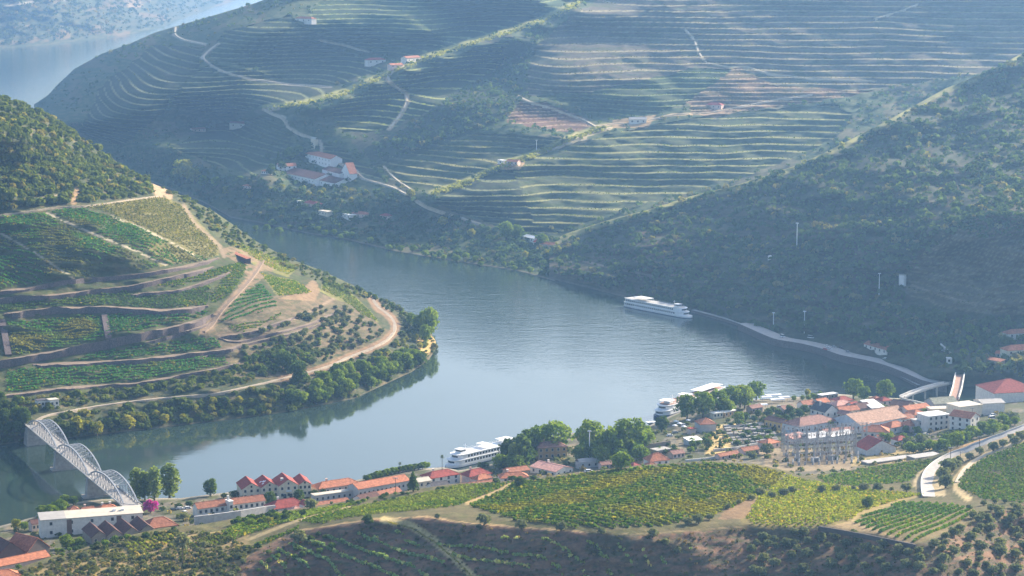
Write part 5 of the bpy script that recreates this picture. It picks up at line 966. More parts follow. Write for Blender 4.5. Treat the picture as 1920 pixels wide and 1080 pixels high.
# middle of the village
H_('house', (806, 897.5), (862, 888.5), 5.2, 10, 'hip', 'white', 'red', 'pale house with a bright red hipped roof before the cruise ship', (2, 4), (1, 2), .5, chim=1)
H_('shed', (812, 915), (843, 910), 4.4, 7, 'gable', 'white', 'dark', 'white shed with a dark slate roof at the vineyard edge', (0, 0), (0, 0), .6, cat='shed')
H_('house', (785, 904), (808, 900.5), 4, 7, 'gable', 'cream', 'beige', 'small cream house right of the dark conical tree', (1, 2), (0, 0), .4)
H_('house', (880, 894), (921, 887), 4, 9, 'hip', 'pink', 'red', 'red roofed house with a big chimney beside the near cruise ship', (1, 3), (0, 0), .6, chim=1)
H_('house', (896, 900), (923, 895), 3, 6, 'hip', 'pink', 'orange', 'small angular red roof in front of the house with the big chimney', (1, 2), (0, 0), .7)
e = H_('long_shed', (846, 915), (926, 904.5), 2.8, 5, 'gable', 'pink', 'rust', 'long low red roof with a white rooflight along the vineyard', (0, 0), (0, 0), .4, cat='shed')
H_('house', (939, 897), (992, 894.5), 3.2, 9, 'hip', 'white', 'orange', 'bright orange hipped roof left of the white house', (1, 3), (0, 0), .5, chim=1)
H_('shed', (955, 886), (993, 881), 3.4, 8, 'gable', 'stone', 'rust', 'brownish roof behind the bright orange hipped roof', (0, 0), (0, 0), .4, cat='shed')
H_('house', (994.5, 874.5), (1042, 885), 4.0, 15, 'gable', 'white', 'pink', 'white house with a flat pink roof at the top of the knoll vineyard', (1, 4), (1, 3), .28, chim=1)
H_('manor_house', (1009, 840), (1063, 836.8), 7.4, 11, 'hip', 'brick', 'mauve', 'brick coloured house with two rows of windows under the big tree', (2, 5), (2, 2), .42, chim=1)
H_('shed', (1087, 868), (1123, 864.5), 3.8, 6, 'vault', 'grey', 'grey', 'grey shed with a curved roof beside the lamp mast', (1, 3), (0, 0), .5, cat='shed')
H_('house', (1219, 865), (1255, 861.5), 3.8, 9, 'hip', 'white', 'orange', 'small white house with an orange hipped roof on the knoll edge', (1, 3), (0, 0), .75)
H_('shed', (1217, 873), (1232, 871.5), 2.6, 5, 'hip', 'pink', 'rust', 'tiny red porch roof in front of the small orange hipped house', (0, 0), (0, 0), .6, cat='shed')
H_('shed', (1188, 876), (1203, 873), 2.8, 6, 'hip', 'stone', 'red', 'tiny dark red roof under the low green tree', (0, 0), (0, 0), .5, cat='shed')
H_('shed', (1185, 861), (1209, 859), 3, 6, 'flat', 'stone', 'grey', 'flat grey roof behind the low green tree', (0, 0), (0, 0), cat='shed')
H_('house', (1313, 796), (1343, 794.5), 5, 12, 'hip', 'grey', 'rust', 'house with a rust red hipped roof and grey front by the quay trees', (0, 0), (1, 3), .5)
H_('kiosk', (1294, 805), (1305, 803.8), 2.8, 4, 'flat', 'pink', 'red', 'small red kiosk left of the rust red hipped house', (0, 0), (0, 0), cat='kiosk')
H_('greenhouse', (1292, 827), (1316, 824.5), 2.6, 7, 'shed', 'blue', 'white', 'pale blue lean-to roof beside the small green bush', (0, 0), (0, 0), .12, cat='shed')
H_('pavilion', (1338, 776), (1356, 773.5), 3, 5, 'flat', 'cream', 'white', 'left white flat roof under the quay trees', (1, 3), (0, 0), cat='pavilion'); H_('pavilion', (1359, 774), (1380, 769.5), 3, 5, 'flat', 'brick', 'white', 'right white flat roof under the quay trees', (1, 3), (0, 0), cat='pavilion')
H_('house', (1433.5, 786), (1465, 793), 6, 8, 'gable', 'ochre', 'brown', 'ochre yellow house at the cemetery corner', (1, 4), (0, 0), .4)
H_('long_house', (1499, 800.5), (1570, 788.5), 5.6, 16, 'hip', 'blue', 'mauve', 'long pale house with a mauve roof behind the substation', (1, 6), (1, 4), .45, sides='l')
H_('house', (1547, 773), (1571.5, 769.5), 4.6, 15, 'gable', 'white', 'dark', 'white gabled house with a dark roof left of the red roofs', (1, 2), (1, 3), .75, True, sides='l', chim=1)
H_('house', (1574, 753), (1600, 749.5), 4, 9, 'hip', 'pink', 'red', 'farther pinkish red roof of the pair by the river trees', (1, 2), (0, 0), .5)
H_('house', (1569, 761), (1601, 757), 4, 9, 'hip', 'pink', 'pink', 'nearer pinkish red roof of the pair by the river trees', (1, 3), (0, 0), .5)
H_('house', (1537, 756), (1556, 753), 4, 8, 'gable', 'white', 'orange', 'small orange roof behind the white gabled house', (1, 2), (0, 0), .5)
H_('house', (1576, 771), (1612, 768), 4.2, 9, 'gable', 'cream', 'orange', 'orange roofed house with a cream slatted gable', (1, 3), (1, 4), .45)
H_('workshop', (1612, 766), (1634, 764), 4.6, 12, 'gable', 'stone', 'brown', 'dark brown roof left of the bright white roof plane', (0, 0), (0, 0), .4, cat='workshop'); H_('workshop', (1634.5, 765.5), (1658, 763), 4.4, 13, 'shed', 'grey', 'white', 'bright white sloping roof among the red tiles', (0, 0), (0, 0), .22, cat='workshop')
H_('pavilion', (1541, 742), (1555, 740), 3.2, 5, 'flat', 'stone', 'white', 'left of two white flat roofs at the water edge', (1, 2), (0, 0), cat='pavilion'); H_('pavilion', (1557, 740), (1571, 738), 3.2, 5, 'flat', 'stone', 'white', 'right of two white flat roofs at the water edge', (1, 2), (0, 0), cat='pavilion')
H_('school', (1613.5, 797), (1700, 782), 5.4, 26, 'gable', 'blue', 'tan', 'huge tan tiled roof in the middle of the right village', (1, 8), (1, 7), .36, cat='school', sides='l')
H_('house', (1668, 758), (1700, 762), 4, 12, 'gable', 'stone', 'brown', 'brown roof between the rim lit tree and the footbridge', (1, 3), (0, 0), .4)
H_('house', (1655, 752), (1672, 750), 3.6, 8, 'hip', 'pink', 'red', 'small red roof left of the brown roof by the footbridge', (1, 2), (0, 0), .5)
H_('house', (1701, 769), (1744, 763), 4, 9, 'gable', 'pink', 'orange', 'orange roof at the right end of the huge tan roof', (1, 3), (0, 0), .4)
H_('house', (1617, 809), (1667, 810.5), 4.6, 12, 'hip', 'white', 'orange', 'white house with a wide orange hipped roof above the red shed', (1, 4), (1, 2), .5, chim=1)
H_('house', (1671, 802), (1703, 797.5), 4, 10, 'hip', 'white', 'orange', 'second orange hipped roof right of the wide one', (1, 2), (0, 0), .5); H_('house', (1706, 798), (1727, 795), 4.4, 9, 'hip', 'pink', 'orange', 'third orange hipped roof beside the white apartment house', (1, 2), (0, 0), .5)
H_('gabled_shed', (1626, 844), (1680, 838.5), 4, 15, 'gable', 'blue', 'red', 'grey gabled shed with a vivid red roof behind the yellow field', (1, 1), (0, 0), .5, True, 'shed')
H_('workshop', (1518, 823), (1553, 818.5), 3.6, 9, 'vault', 'grey', 'white', 'white vaulted roof left of the pair behind the substation', (0, 0), (0, 0), .5, cat='workshop'); H_('workshop', (1557, 819), (1600, 812.5), 3.8, 10, 'gable', 'grey', 'white', 'bright white pitched roof right of the vaulted one', (0, 0), (0, 0), .3, cat='workshop'); H_('workshop', (1548, 811), (1602, 805.5), 4, 8, 'gable', 'stone', 'mauve', 'dull mauve roof behind the bright white pitched roof', (0, 0), (0, 0), .3, cat='workshop')
H_('shed', (1489, 824), (1516, 818.5), 3, 8, 'shed', 'pink', 'pink', 'pink roof with white strips left of the white vault', (0, 0), (0, 0), .2, cat='shed'); H_('house', (1440, 833), (1463, 828.5), 3.4, 9, 'hip', 'pink', 'orange', 'orange hipped roof at the left end of the substation', (1, 2), (0, 0), .4)
H_('storehouse', (1716, 860), (1766, 853), 3.4, 8, 'flat', 'stone', 'grey', 'grey flat roofed box by the road at the vineyard top', (0, 0), (0, 0), cat='shed')
H_('covered_channel', (1628, 869.5), (1712, 858.5), 1.8, 7, 'flat', 'stone', 'grey', 'long low grey concrete slab below the yellow field', (0, 0), (0, 0), cat='slab')
H_('apartment_house', (1741, 781.5), (1780, 777), 10, 12, 'flat', 'white', 'white', 'white apartment house with three rows of dark windows', (3, 4), (0, 0), cat='apartment house')
H_('apartment_house', (1780.5, 779), (1820, 785), 9.6, 11, 'gable', 'white', 'orange', 'white apartment house under an orange gable right of the flat roofed one', (3, 3), (3, 2), .5, cat='apartment house')
H_('annex', (1722, 791), (1741, 789), 6.5, 9, 'flat', 'grey', 'grey', 'lower grey annex left of the white apartment house', (2, 2), (0, 0), cat='house')
H_('warehouse', (1864, 737.5), (1950, 733.5), 8, 30, 'hip', 'white', 'red', 'large white warehouse with a broad red hipped roof at the right edge', (0, 0), (0, 0), .42, cat='warehouse')
H_('house', (1752, 758), (1796, 754.5), 4.5, 13, 'gable', 'grey', 'green', 'grey green gabled roof below the railway bridge', (1, 3), (0, 0), .45); H_('hall', (1745, 768), (1800, 766), 6, 8, 'flat', 'cream', 'beige', 'long cream flat roof behind the apartment houses', (0, 0), (0, 0), cat='hall')
H_('hall', (1800, 764), (1842, 759), 9, 14, 'flat', 'cream', 'beige', 'tall blank cream block right of the long cream roof', (0, 0), (1, 2), cat='hall'); H_('hall', (1842, 757), (1884, 755), 8.5, 14, 'gable', 'white', 'grey', 'white block with a grey roof in front of the large red warehouse', (0, 0), (0, 0), .2, cat='hall')
H_('hut', (1466, 922), (1483, 920.5), 2.4, 4, 'flat', 'white', 'white', 'little white hut in the vineyard among olives', (1, 1), (0, 0), cat='hut')
# across the river, right
R_ = 'right_slope'
H_('house', (1889, 665), (1955, 661), 4.2, 11, 'hip', 'cream', 'orange', 'cream hillside house with an orange roof at the right edge', (1, 5), (0, 0), .5, far=R_); H_('house', (1866, 667), (1889, 669), 3, 7, 'gable', 'pink', 'orange', 'low wing of the cream hillside house', (1, 2), (0, 0), .4, far=R_)
H_('shed', (1833, 674), (1876, 682), 2.6, 5, 'shed', 'stone', 'rust', 'low red roofed shed below the cream hillside house', (0, 0), (0, 0), .2, cat='shed', far=R_); H_('house', (1890, 633), (1950, 629), 4, 9, 'hip', 'white', 'rust', 'upper white hillside house at the right edge', (1, 4), (0, 0), .5, far=R_)
H_('quay_shed', (1620, 650), (1662, 662), 3.6, 8, 'gable', 'white', 'rust', 'long rust roofed shed with a white gable on the far quay', (1, 5), (1, 1), .5, cat='shed', far=R_); H_('hut', (1774, 679), (1785, 679.5), 4.2, 4, 'flat', 'white', 'white', 'small white signal hut by the railway', (1, 1), (0, 0), cat='hut', far=R_)
H_('house', (1010, 461), (1038, 464), 4, 9, 'gable', 'pink', 'rust', 'pale house at the right end of the far riverside hamlet', (1, 3), (0, 0), .4, far='far_hills'); H_('house', (980, 447), (1002, 452), 4, 8, 'gable', 'white', 'white', 'white roofed house at the left end of the far riverside hamlet', (1, 2), (0, 0), .4, far='far_hills')
H_('house', (1000, 456), (1012, 458), 3.4, 7, 'gable', 'pink', 'red', 'small red roof in the middle of the far riverside hamlet', (1, 1), (0, 0), .4, far='far_hills')
# the far winery and farmhouses
F_ = 'far_hills'; WG = 'buildings of the white far winery'
for nm, A, B, hh, dp, rf, wl, tl, lb, wn, pt, ac in [('winery_hall', (526, 330), (590, 344), 7, 30, 'gable', 'lime', 'brown', 'longest white winery hall with a dark roof facing the river', (1, 10), .35, False), ('winery_hall', (592, 343), (628, 350.5), 6, 26, 'gable', 'lime', 'brown', 'right front winery hall with a dark roof', (1, 5), .35, False),
    ('winery_hall', (567, 298.5), (620, 311), 10, 15, 'gable', 'lime', 'orange', 'upper winery wing with two rows of windows and an orange roof', (2, 9), .5, False), ('winery_hall', (604, 325), (637, 334), 7, 18, 'gable', 'lime', 'brown', 'winery hall with a dark roof behind the right front one', (0, 0), .35, False),
    ('chapel', (640, 330), (656, 336), 8, 9, 'gable', 'lime', 'rust', 'white gabled chapel at the right end of the winery', (1, 2), .6, True), ('winery_house', (522, 320), (556, 319), 7, 12, 'gable', 'lime', 'rust', 'house with white gables at the left end of the winery', (2, 4), .5, False),
    ('tower', (583, 276), (590, 277), 12, 5, 'vault', 'cream', 'beige', 'cream domed tower above the winery', (1, 1), .8, False)]:
    H_(nm, A, B, hh, dp, rf, wl, tl, lb, wn, (0, 0), pt, ac, 'winery' if 'hall' in nm else nm.split('_')[-1], WG, far=F_)
for A, B, hh, dp, rf, wl, tl, lb in [((490, 323), (502, 324), 3.5, 8, 'hip', 'white', 'orange', 'tiny orange roof left of the winery'), ((430, 236), (474, 238), 6, 10, 'gable', 'white', 'red', 'white far farmhouse with a red roof above the left bank'), ((362, 245), (386, 243), 3.5, 8, 'gable', 'pink', 'rust', 'low dull farmhouse left of the white far farmhouse'),
    ((554, 38), (584, 39), 5, 10, 'hip', 'white', 'rust', 'pale farmhouse near the top edge of the far hill'), ((690, 118), (723, 117), 6, 11, 'hip', 'white', 'red', 'red roofed farmhouse behind the upper vineyard spur'), ((733, 125), (756, 124), 4, 8, 'gable', 'pink', 'orange', 'orange roof at the top of the winding sandy track'), ((763, 115), (789, 113), 6, 10, 'gable', 'white', 'rust', 'white farmhouse on the crest of the upper spur'),
    ((933, 304), (943, 305), 4, 6, 'flat', 'white', 'white', 'tiny white hut at the earth bank on the lower spur'), ((950, 306), (970, 307), 4, 8, 'gable', 'pink', 'orange', 'small orange shed on the earth bank of the lower spur'), ((1180, 229), (1212, 229), 5, 10, 'gable', 'white', 'grey', 'pale farm building beside the sandy yard'), ((1323, 201), (1352, 202), 5, 11, 'hip', 'pink', 'red', 'red roofed house alone by the upper straight track'),
    ((557, 382), (564, 383), 5, 5, 'flat', 'white', 'white', 'white hut left of the red roof on the far bank'), ((568, 382), (592, 386), 3.5, 9, 'hip', 'pink', 'red', 'red roof on the far bank under the winery'), ((597, 400), (614, 403), 5, 8, 'flat', 'cream', 'beige', 'roofless pale ruin on the far bank'), ((638, 405), (656, 409), 5, 8, 'flat', 'white', 'white', 'white far bank house with dark windows'), ((658, 403), (685, 406), 4, 9, 'hip', 'pink', 'rust', 'dull red roof beside the white far bank house'), ((712, 406), (727, 408), 3.4, 8, 'hip', 'pink', 'red', 'rightmost small red roof on the far bank'), ((455, 350), (470, 352), 3.4, 8, 'hip', 'pink', 'orange', 'orange shed at the far river mouth'), ((1440, 492 - 8), (1447, 484.6), 3, 5, 'flat', 'white', 'white', 'tiny pale hut on the shaded hillside')]:
    H_('farmhouse' if dp > 8 else 'hut', A, B, hh, dp, rf, wl, tl, lb, (1, 3) if dp > 6 else (1, 1), (0, 0), .45, far=F_ if 'shaded' not in lb else R_)
# left hill
H_('shed', (427, 470), (463, 485), 1.1, 3.2, 'shed', 'dark', 'orange', 'dark shed with a thin orange roof at the top of the brown track', (0, 0), (0, 0), .12, cat='shed', far='left_hill')
H_('ruin', (71, 763), (90, 761), 5, 6, 'flat', 'white', 'dark', 'left ruined white house at the far bridge end', (1, 3), (0, 0), cat='house', far='left_hill'); H_('ruin', (94, 762), (111, 760), 5, 6, 'flat', 'white', 'beige', 'right ruined white house at the far bridge end', (1, 2), (0, 0), cat='house', far='left_hill')
# ------------------------------------------------------------------ the arched road bridge
def bridge():
    zd = 12.6; P0 = at_z(64, 797, zd); P1 = at_z(246, 947, zd); d = (P1 - P0); Lt = d.length; rz = math.atan2(d.y, d.x)
    e = empty('arched_bridge', (P0.x, P0.y, 0), 'pale steel bridge of three bowstring truss arches on stone piers', 'bridge', None, rz)
    wid = 7.6; n = 3; sp = Lt / n; hw = wid / 2
    part('deck', [box(-4, Lt + 4, -hw + .3, hw - .3, zd - .7, zd - .1), box(-4, Lt + 4, -hw - 1.3, -hw + .29, zd - .55, zd + .05), box(-4, Lt + 4, hw - .29, hw + 1.3, zd - .55, zd + .05)], M['asphalt'], e)
    for s in range(n):
        x0 = s * sp + .8; x1 = (s + 1) * sp - .8; m = 12; rise = 7.9
        def top(t): return zd + .9 + rise * (1 - (2 * t - 1) ** 2) ** .85
        for y in (-hw - .2, hw + .2):
            arc = []; web = []
            for k in range(m): 
                t0, t1 = k / m, (k + 1) / m; arc.append(bar((x0 + (x1 - x0) * t0, y, top(t0)), (x0 + (x1 - x0) * t1, y, top(t1)), .75, .75))
            for k in range(1, m):
                t0 = k / m; xa = x0 + (x1 - x0) * t0; web.append(bar((xa, y, zd), (xa, y, top(t0) - .3), .26))
                if k < m - 1: xb = x0 + (x1 - x0) * (k + 1) / m; web += [bar((xa, y + .05, zd), (xb, y + .05, top((k + 1) / m) - .4), .17), bar((xa, y - .05, top(t0) - .4), (xb, y - .05, zd), .17)]
            a = part('arch', arc, M['steel'], e); part('truss_web', web, M['steel'], a); part('bottom_chord', bar((x0 - .4, y, zd - .5), (x1 + .4, y, zd - .5), .6, 1.1), M['steel'], a)
        br = []
        for k in range(3, m - 2):
            t = k / m; x = x0 + (x1 - x0) * t; br.append(bar((x, -hw, top(t)), (x, hw, top(t)), .32)); 
            if k < m - 3: x2 = x0 + (x1 - x0) * (k + 1) / m; br += [bar((x, -hw, top(t)), (x2, hw, top((k + 1) / m)), .2), bar((x, hw, top(t) - .02), (x2, -hw, top((k + 1) / m) - .02), .2)]
        part('top_bracing', br, M['steel'], e)
    rl = []
    for y in (-hw - 1.25, hw + 1.25):
        rl += [bar((-4, y, zd + 1.05), (Lt + 4, y, zd + 1.05), .09), bar((-4, y, zd + .6), (Lt + 4, y, zd + .6), .06)] + [bar((x, y, zd), (x, y, zd + 1.05), .07) for x in np.arange(-4, Lt + 4, 2.4)]
    part('railing', rl, M['rail'], e)
    for s in range(0, n + 1):
        x = s * sp; w = 2.0 if s in (1, 2) else 4
        geo = [hexa([(x - w - .7, -6.6, -4), (x + w + .7, -6.6, -4), (x + w + .7, 6.6, -4), (x - w - .7, 6.6, -4), (x - w, -5.2, zd - 1.12), (x + w, -5.2, zd - 1.12), (x + w, 5.2, zd - 1.12), (x - w, 5.2, zd - 1.12)])]
        if s in (1, 2): geo += [box(x - 3.2, x + 3.2, -8, 8, -4, 1.4), box(x - w - .3, x + w + .3, -5.6, 5.6, zd - 2.0, zd - 1.123)]
        part('pier' if s in (1, 2) else 'abutment', geo, M['stone'], e)
bridge()
# footbridge and railway bridge over the side stream
def ribbon_bridge(name, pts, zs, w, label, m, parapet=None, cat='bridge', par_h=1.1):
    P_ = [at_z(x, y, z) for (x, y), z in zip(pts, zs)]; e = empty(name, P_[0], label, cat); o = P_[0]; de = []; pa = ([], [])
    for a, b in zip(P_[:-1], P_[1:]):
        a, b = a - o, b - o; d = (b - a); dn = Vector((d.x, d.y, 0)).normalized(); nn = Vector((-dn.y, dn.x, 0)) * w * .5; t = Vector((0, 0, 1.0))
        de.append(hexa([tuple(p) for p in (a - nn - t, b - nn - t, b + nn - t, a + nn - t, a - nn, b - nn, b + nn, a + nn)]))
        for k, s in enumerate((-1, 1)):
            q = nn * s; th = nn.normalized() * .35; h = Vector((0, 0, par_h)); c = Vector((0, 0, .003)); pa[k].append(hexa([tuple(p) for p in (a + q * .98 - th + c, b + q * .98 - th + c, b + q * .98 + th + c, a + q * .98 + th + c, a + q * .98 - th + h, b + q * .98 - th + h, b + q * .98 + th + h, a + q * .98 + th + h)]))
    part('deck', de, m, e)
    for k in (0, 1): part('parapet', pa[k], parapet or M['kerb'], e)
    for p in P_[1:-1]:
        q = p - o; part('pier', box(q.x - .6, q.x + .6, q.y - .6, q.y + .6, -o.z - 3, q.z - 1.01), M['concrete'], e)
    return e
ribbon_bridge('footbridge', [(1691, 745), (1712, 736), (1735, 728), (1757, 722), (1774, 719)], [6, 7.2, 7.8, 7.6, 7], 4.2, 'slender pale footbridge curving over the side stream', M['concrete'])
ribbon_bridge('railway_bridge', [(1789, 748), (1795, 728), (1800, 702)], [12, 12, 12], 6.4, 'straight railway bridge with two pale parapets', M['deckred'], M['kerb'], par_h=1.6)
# ------------------------------------------------------------------ ships
def ship(name, S0, B0, wid, label, decks, canopy=None, hullh=2.6, hull='paintw', wheel=True, deckm='deckred', cat='ship', mast=True, fat=.18):
    s = at_z(*S0, 0); b = at_z(*B0, 0); d = b - s; L = d.length; e = empty(name, (s.x, s.y, 0), label, cat, None, math.atan2(d.y, d.x)); hw = wid / 2
    def outline(x0, x1, w, bow, n=9): 
        pts = []
        for k in range(n + 1):
            t = k / n; x = x0 + (x1 - x0) * t; tb = max(0, (x - (x1 - bow)) / bow); ts = max(0, 1 - (x - x0) / (bow * .35)); pts.append((x, w * math.sqrt(max(.0, 1 - (tb * .97) ** 2.4)) * (1 - .18 * ts * ts)))
        return pts
    def body(x0, x1, w, bow, z0, z1, flare=0):
        xs = np.concatenate([np.linspace(x0, x1 - bow, 6)[:-1], np.linspace(x1 - bow, x1, 9)]); co = []; F = []
        for x in xs:
            tb = max(0, (x - (x1 - bow)) / bow); ts = max(0, 1 - (x - x0) / (bow * .4)); y = w * math.sqrt(max(.006, 1 - (tb * .995) ** 2.2)) * (1 - .2 * ts * ts)
            co += [(x, -y * (1 - flare), z0), (x, y * (1 - flare), z0), (x, y, z1), (x, -y, z1)]
        for i in range(len(xs) - 1):
            a = 4 * i
            for j in range(4): F.append((a + j, a + (j + 1) % 4, a + 4 + (j + 1) % 4, a + 4 + j))
        F += [(0, 3, 2, 1), (len(co) - 4, len(co) - 3, len(co) - 2, len(co) - 1)]; return co, F
    hl = part('hull', body(0, L, hw, L * .14, -.8, hullh, .06), M[hull], e); part('boot_stripe', body(-.03, L + .03, hw + .04, L * .14, -.6, .45, .04), M['navy'], hl)
    z = hullh
    for i, (a, c, h, wscale) in enumerate(decks):
        x0, x1 = L * a, L * c; cb = part('cabin_deck', body(x0, x1, hw * wscale, L * .09, z + .003, z + h, 0), M['paintw'], e)
        nw = max(4, int((x1 - x0) * .82 / 2.4)); 
        for y in (-1, 1):
            for k in range(nw):
                xa = x0 + (x1 - x0) * .03 + (x1 - x0) * .86 * k / nw; part('window', box(xa, xa + 1.5, *(sorted((y * hw * wscale * 1.0, y * (hw * wscale + .05)))), z + h * .32, z + h * .78), M['glass'], cb)
        part('front_windows', body(x1 - L * .075, x1 + .06, hw * wscale * .93, L * .085, z + h * .35, z + h * .75), M['glass'], cb)
        z += h; part('deck_slab', body(x0 - .8, x1 + 1.2, hw * wscale + .35, L * .09, z + .003, z + .22), M['paintw'], e); z += .22
    x0, x1 = L * decks[-1][0], L * decks[-1][1]; part('sun_deck', body(x0 + .5, x1 - L * .02, hw * decks[-1][3] - .2, L * .08, z + .002, z + .08), M[deckm], e)
    rl = []
    for y in (-hw + .4, hw - .4): rl += [bar((x0, y, z + 1), (x1 - L * .07, y, z + 1), .08), bar((x0, y, z + .55), (x1 - L * .07, y, z + .55), .06)] + [bar((x, y, z), (x, y, z + 1), .06) for x in np.arange(x0, x1 - L * .07, 3)]
    part('railing', rl, M['rail'], e)
    if canopy:
        for (a, c) in canopy: part('sun_canopy', [box(L * a, L * c, -hw * .8, hw * .8, z + 2.3, z + 2.5)] + [box(x - .08, x + .08, y - .08, y + .08, z + .1, z + 2.3) for x in (L * a + .6, L * c - .6) for y in (-hw * .7, hw * .7)], M['paintw'], e)
    if wheel: xw = x1 - L * .13; w = part('wheelhouse', [box(xw, xw + 4.6, -2.3, 2.3, z + .09, z + 2.4), box(xw - .4, xw + 5.2, -2.7, 2.7, z + 2.403, z + 2.6)], M['paintw'], e); part('wheelhouse_window', box(xw - .02, xw + 4.66, -2.34, 2.34, z + 1.2, z + 2.0), M['glass'], w)
    if mast: part('mast', [bar((x1 - L * .16, 0, z), (x1 - L * .16, 0, z + 5), .22), bar((x1 - L * .16, -1.6, z + 4), (x1 - L * .16, 1.6, z + 4), .14)], M['rail'], e)
    return e
ship('cruise_ship', (1177, 574), (1296, 597), 11.4, 'long white two deck river cruise ship moored by the far quay', [(.01, .93, 2.9, .99), (.02, .90, 2.9, .97)], [(.16, .36)], 1.7, deckm='concrete')
ship('cruise_ship', (968, 847), (838, 878), 11, 'white cruise ship with a blue bow moored before the red roofs', [(.02, .95, 2.8, .98), (.03, .90, 2.8, .95)], [(.08, .24), (.42, .52)], 1.8, deckm='paintw')
ship('cruise_ship', (1352, 744), (1230, 785), 11.4, 'white cruise ship with a large white canopy behind the quay trees', [(.02, .96, 2.9, .99), (.03, .92, 2.9, .97)], [(.06, .40), (.52, .60), (.80, .88)], 1.8, hull='navy')
ship('motor_boat', (968, 838), (930, 836), 5, 'small white tour boat behind the near cruise ship', [(.15, .75, 2.3, .85)], None, 1.2, mast=False, wheel=False, deckm='paintw')
ship('motor_boat', (1229, 800), (1212, 801), 4.2, 'small houseboat by the bank left of the moored white ship', [(.1, .8, 2.3, .9)], None, 1.0, mast=False, wheel=False, deckm='paintw')
ship('motor_boat', (1338, 583), (1352, 587), 3, 'left small white boat at the far quay', [(.2, .6, 1.4, .8)], None, .8, mast=False, wheel=False, deckm='paintw'); ship('motor_boat', (1354, 588), (1366, 592), 3, 'right small white boat at the far quay', [(.2, .6, 1.4, .8)], None, .8, mast=False, wheel=False, deckm='paintw')
ship('motor_boat', (448, 372), (442, 371), 3, 'white speck of a boat at the far river mouth', [(.2, .6, 1.4, .8)], None, .8, mast=False, wheel=False, deckm='paintw')
# ------------------------------------------------------------------ quay on the far bank
def quay(ln, zt, wpx, m, name):
    p = smooth_line(ln, 50); P_ = np.array([tuple(at_z(x, y, zt)) for x, y in p]); nn = perp(P_); w = wpx * P_[:, 1].mean() / FPX
    def off(k, z): q = P_.copy(); q[:, :2] += nn * k; q[:, 2] = z; return q
    sgn = 1 if (nn[:, 1].mean() > 0) else -1
    o = link(name, strip_mesh(name, [off(-sgn * .6, -3), off(0, zt), off(sgn * w, zt), off(sgn * (w + 3), zt - 3)], [1, 0, 0]), None, [m, M['schist']]); o['kind'] = 'structure'; return P_, nn * sgn, w
quay([(1384, 606), (1420, 622), (1452, 636), (1500, 643), (1545, 654), (1572, 665), (1620, 674), (1660, 684), (1700, 700), (1730, 714), (1776, 722)], 5.5, 32, M['asphalt'], 'quay_road')
quay([(1296, 581), (1330, 590), (1362, 599), (1384, 606)], 2.2, 9, M['asphalt'], 'quay_road')
quay([(1572, 672), (1620, 683), (1662, 692), (1720, 722)], 1.6, 7, M['concrete'], 'boat_ramp')
wallobj('pale retaining wall along the railway on the far side', [(1764, 644), (1778, 656), (1790, 668), (1799, 676)], 3.5, 1, M['kerb'], 3, zs=[17, 15, 14, 13])
wallobj('dark garden wall behind the riverside trees', [(1198, 834), (1225, 831), (1257, 826)], 3, .5, M['w_stone'], 2); wallobj('pale wall above the knoll vineyard', [(1285, 862), (1325, 858), (1372, 851), (1395, 844)], 2.2, .5, M['kerb'], 2)
wallobj('pale stream wall right of the footbridge', [(1691, 746), (1715, 751), (1742, 757)], 2.0, .8, M['kerb'], 5, zs=[4, 4.5, 5]); wallobj('low dark kerb wall below the rowed vineyard', [(1535, 986), (1570, 992), (1620, 1001), (1670, 1011), (1717, 1021)], .9, .7, M['w_dark'], 1.2, zs=[67.3, 68.5, 69.5, 71, 72.2])
tank = at(1692, 537); e = empty('water_tank', tank, 'white cylindrical water tank standing on the shaded hillside', 'tank'); co, F = lathe([(0, 0, -2, 3), (0, 0, 9.6, 3)], 20); part('shell', (co, F), M['paintw'], e, smooth=True); co, F = lathe([(0, 0, 9.602, 3.15), (0, 0, 9.9, 3.1), (0, 0, 10.3, .05)], 20); part('lid', (co, F), M['concrete'], e)
# ------------------------------------------------------------------ lamp masts and poles
def mast_at(px, py, hpx, label, r=.22, group=None, arm=True, lattice=False, z=None):
    g = at(px, py) if z is None else at_z(px, py, z); h = hpx * g.y / FPX; e = empty('lamp_mast' if arm else 'power_pole', g, label, 'mast' if arm else 'pole', group)
    co, F = lathe([(0, 0, -1, r * 1.3), (0, 0, h, r * .8)], 6); part('shaft', (co, F), M['rail'] if arm else M['bark'], e)
    part('head' if arm else 'crossarm', [bar((-1.3, 0, h), (1.3, 0, h), .32, .3)] + ([bar((-1, .5, h + .35), (1, .5, h + .35), .3, .3)] if arm else [bar((x, 0, h), (x, 0, h + .35), .14) for x in (-1.1, 0, 1.1)]), M['rail'] if arm else M['galv'], e)
for a in [(1494, 463, 45, 'tallest white mast on the shaded hillside'), (1648, 556, 44, 'thin mast left of the white water tank'), (1450, 618, 32, 'shorter white mast behind the far quay road'), (1508, 625, 42, 'tall white mast behind the far quay road'), (1006, 285, 22, 'white mast by the lower spur track')]: mast_at(*a, r=.3)
mast_at(1105, 870, 64, 'tall pale lamp mast before the dark riverside trees', .32)
for a in [(1782, 868, 30, 'timber pole beside the upper road'), (1800, 872, 26, 'timber pole at the inner side of the road bend'), (1836, 846, 28, 'timber pole on the verge higher up the road'), (1822, 800, 36, 'dark pole against the cream block'), (742, 925, 30, 'slim pole in front of the long warehouse'), (1352, 846, 26, 'dark post among the tombs')]: mast_at(*a, r=.16, arm=False)
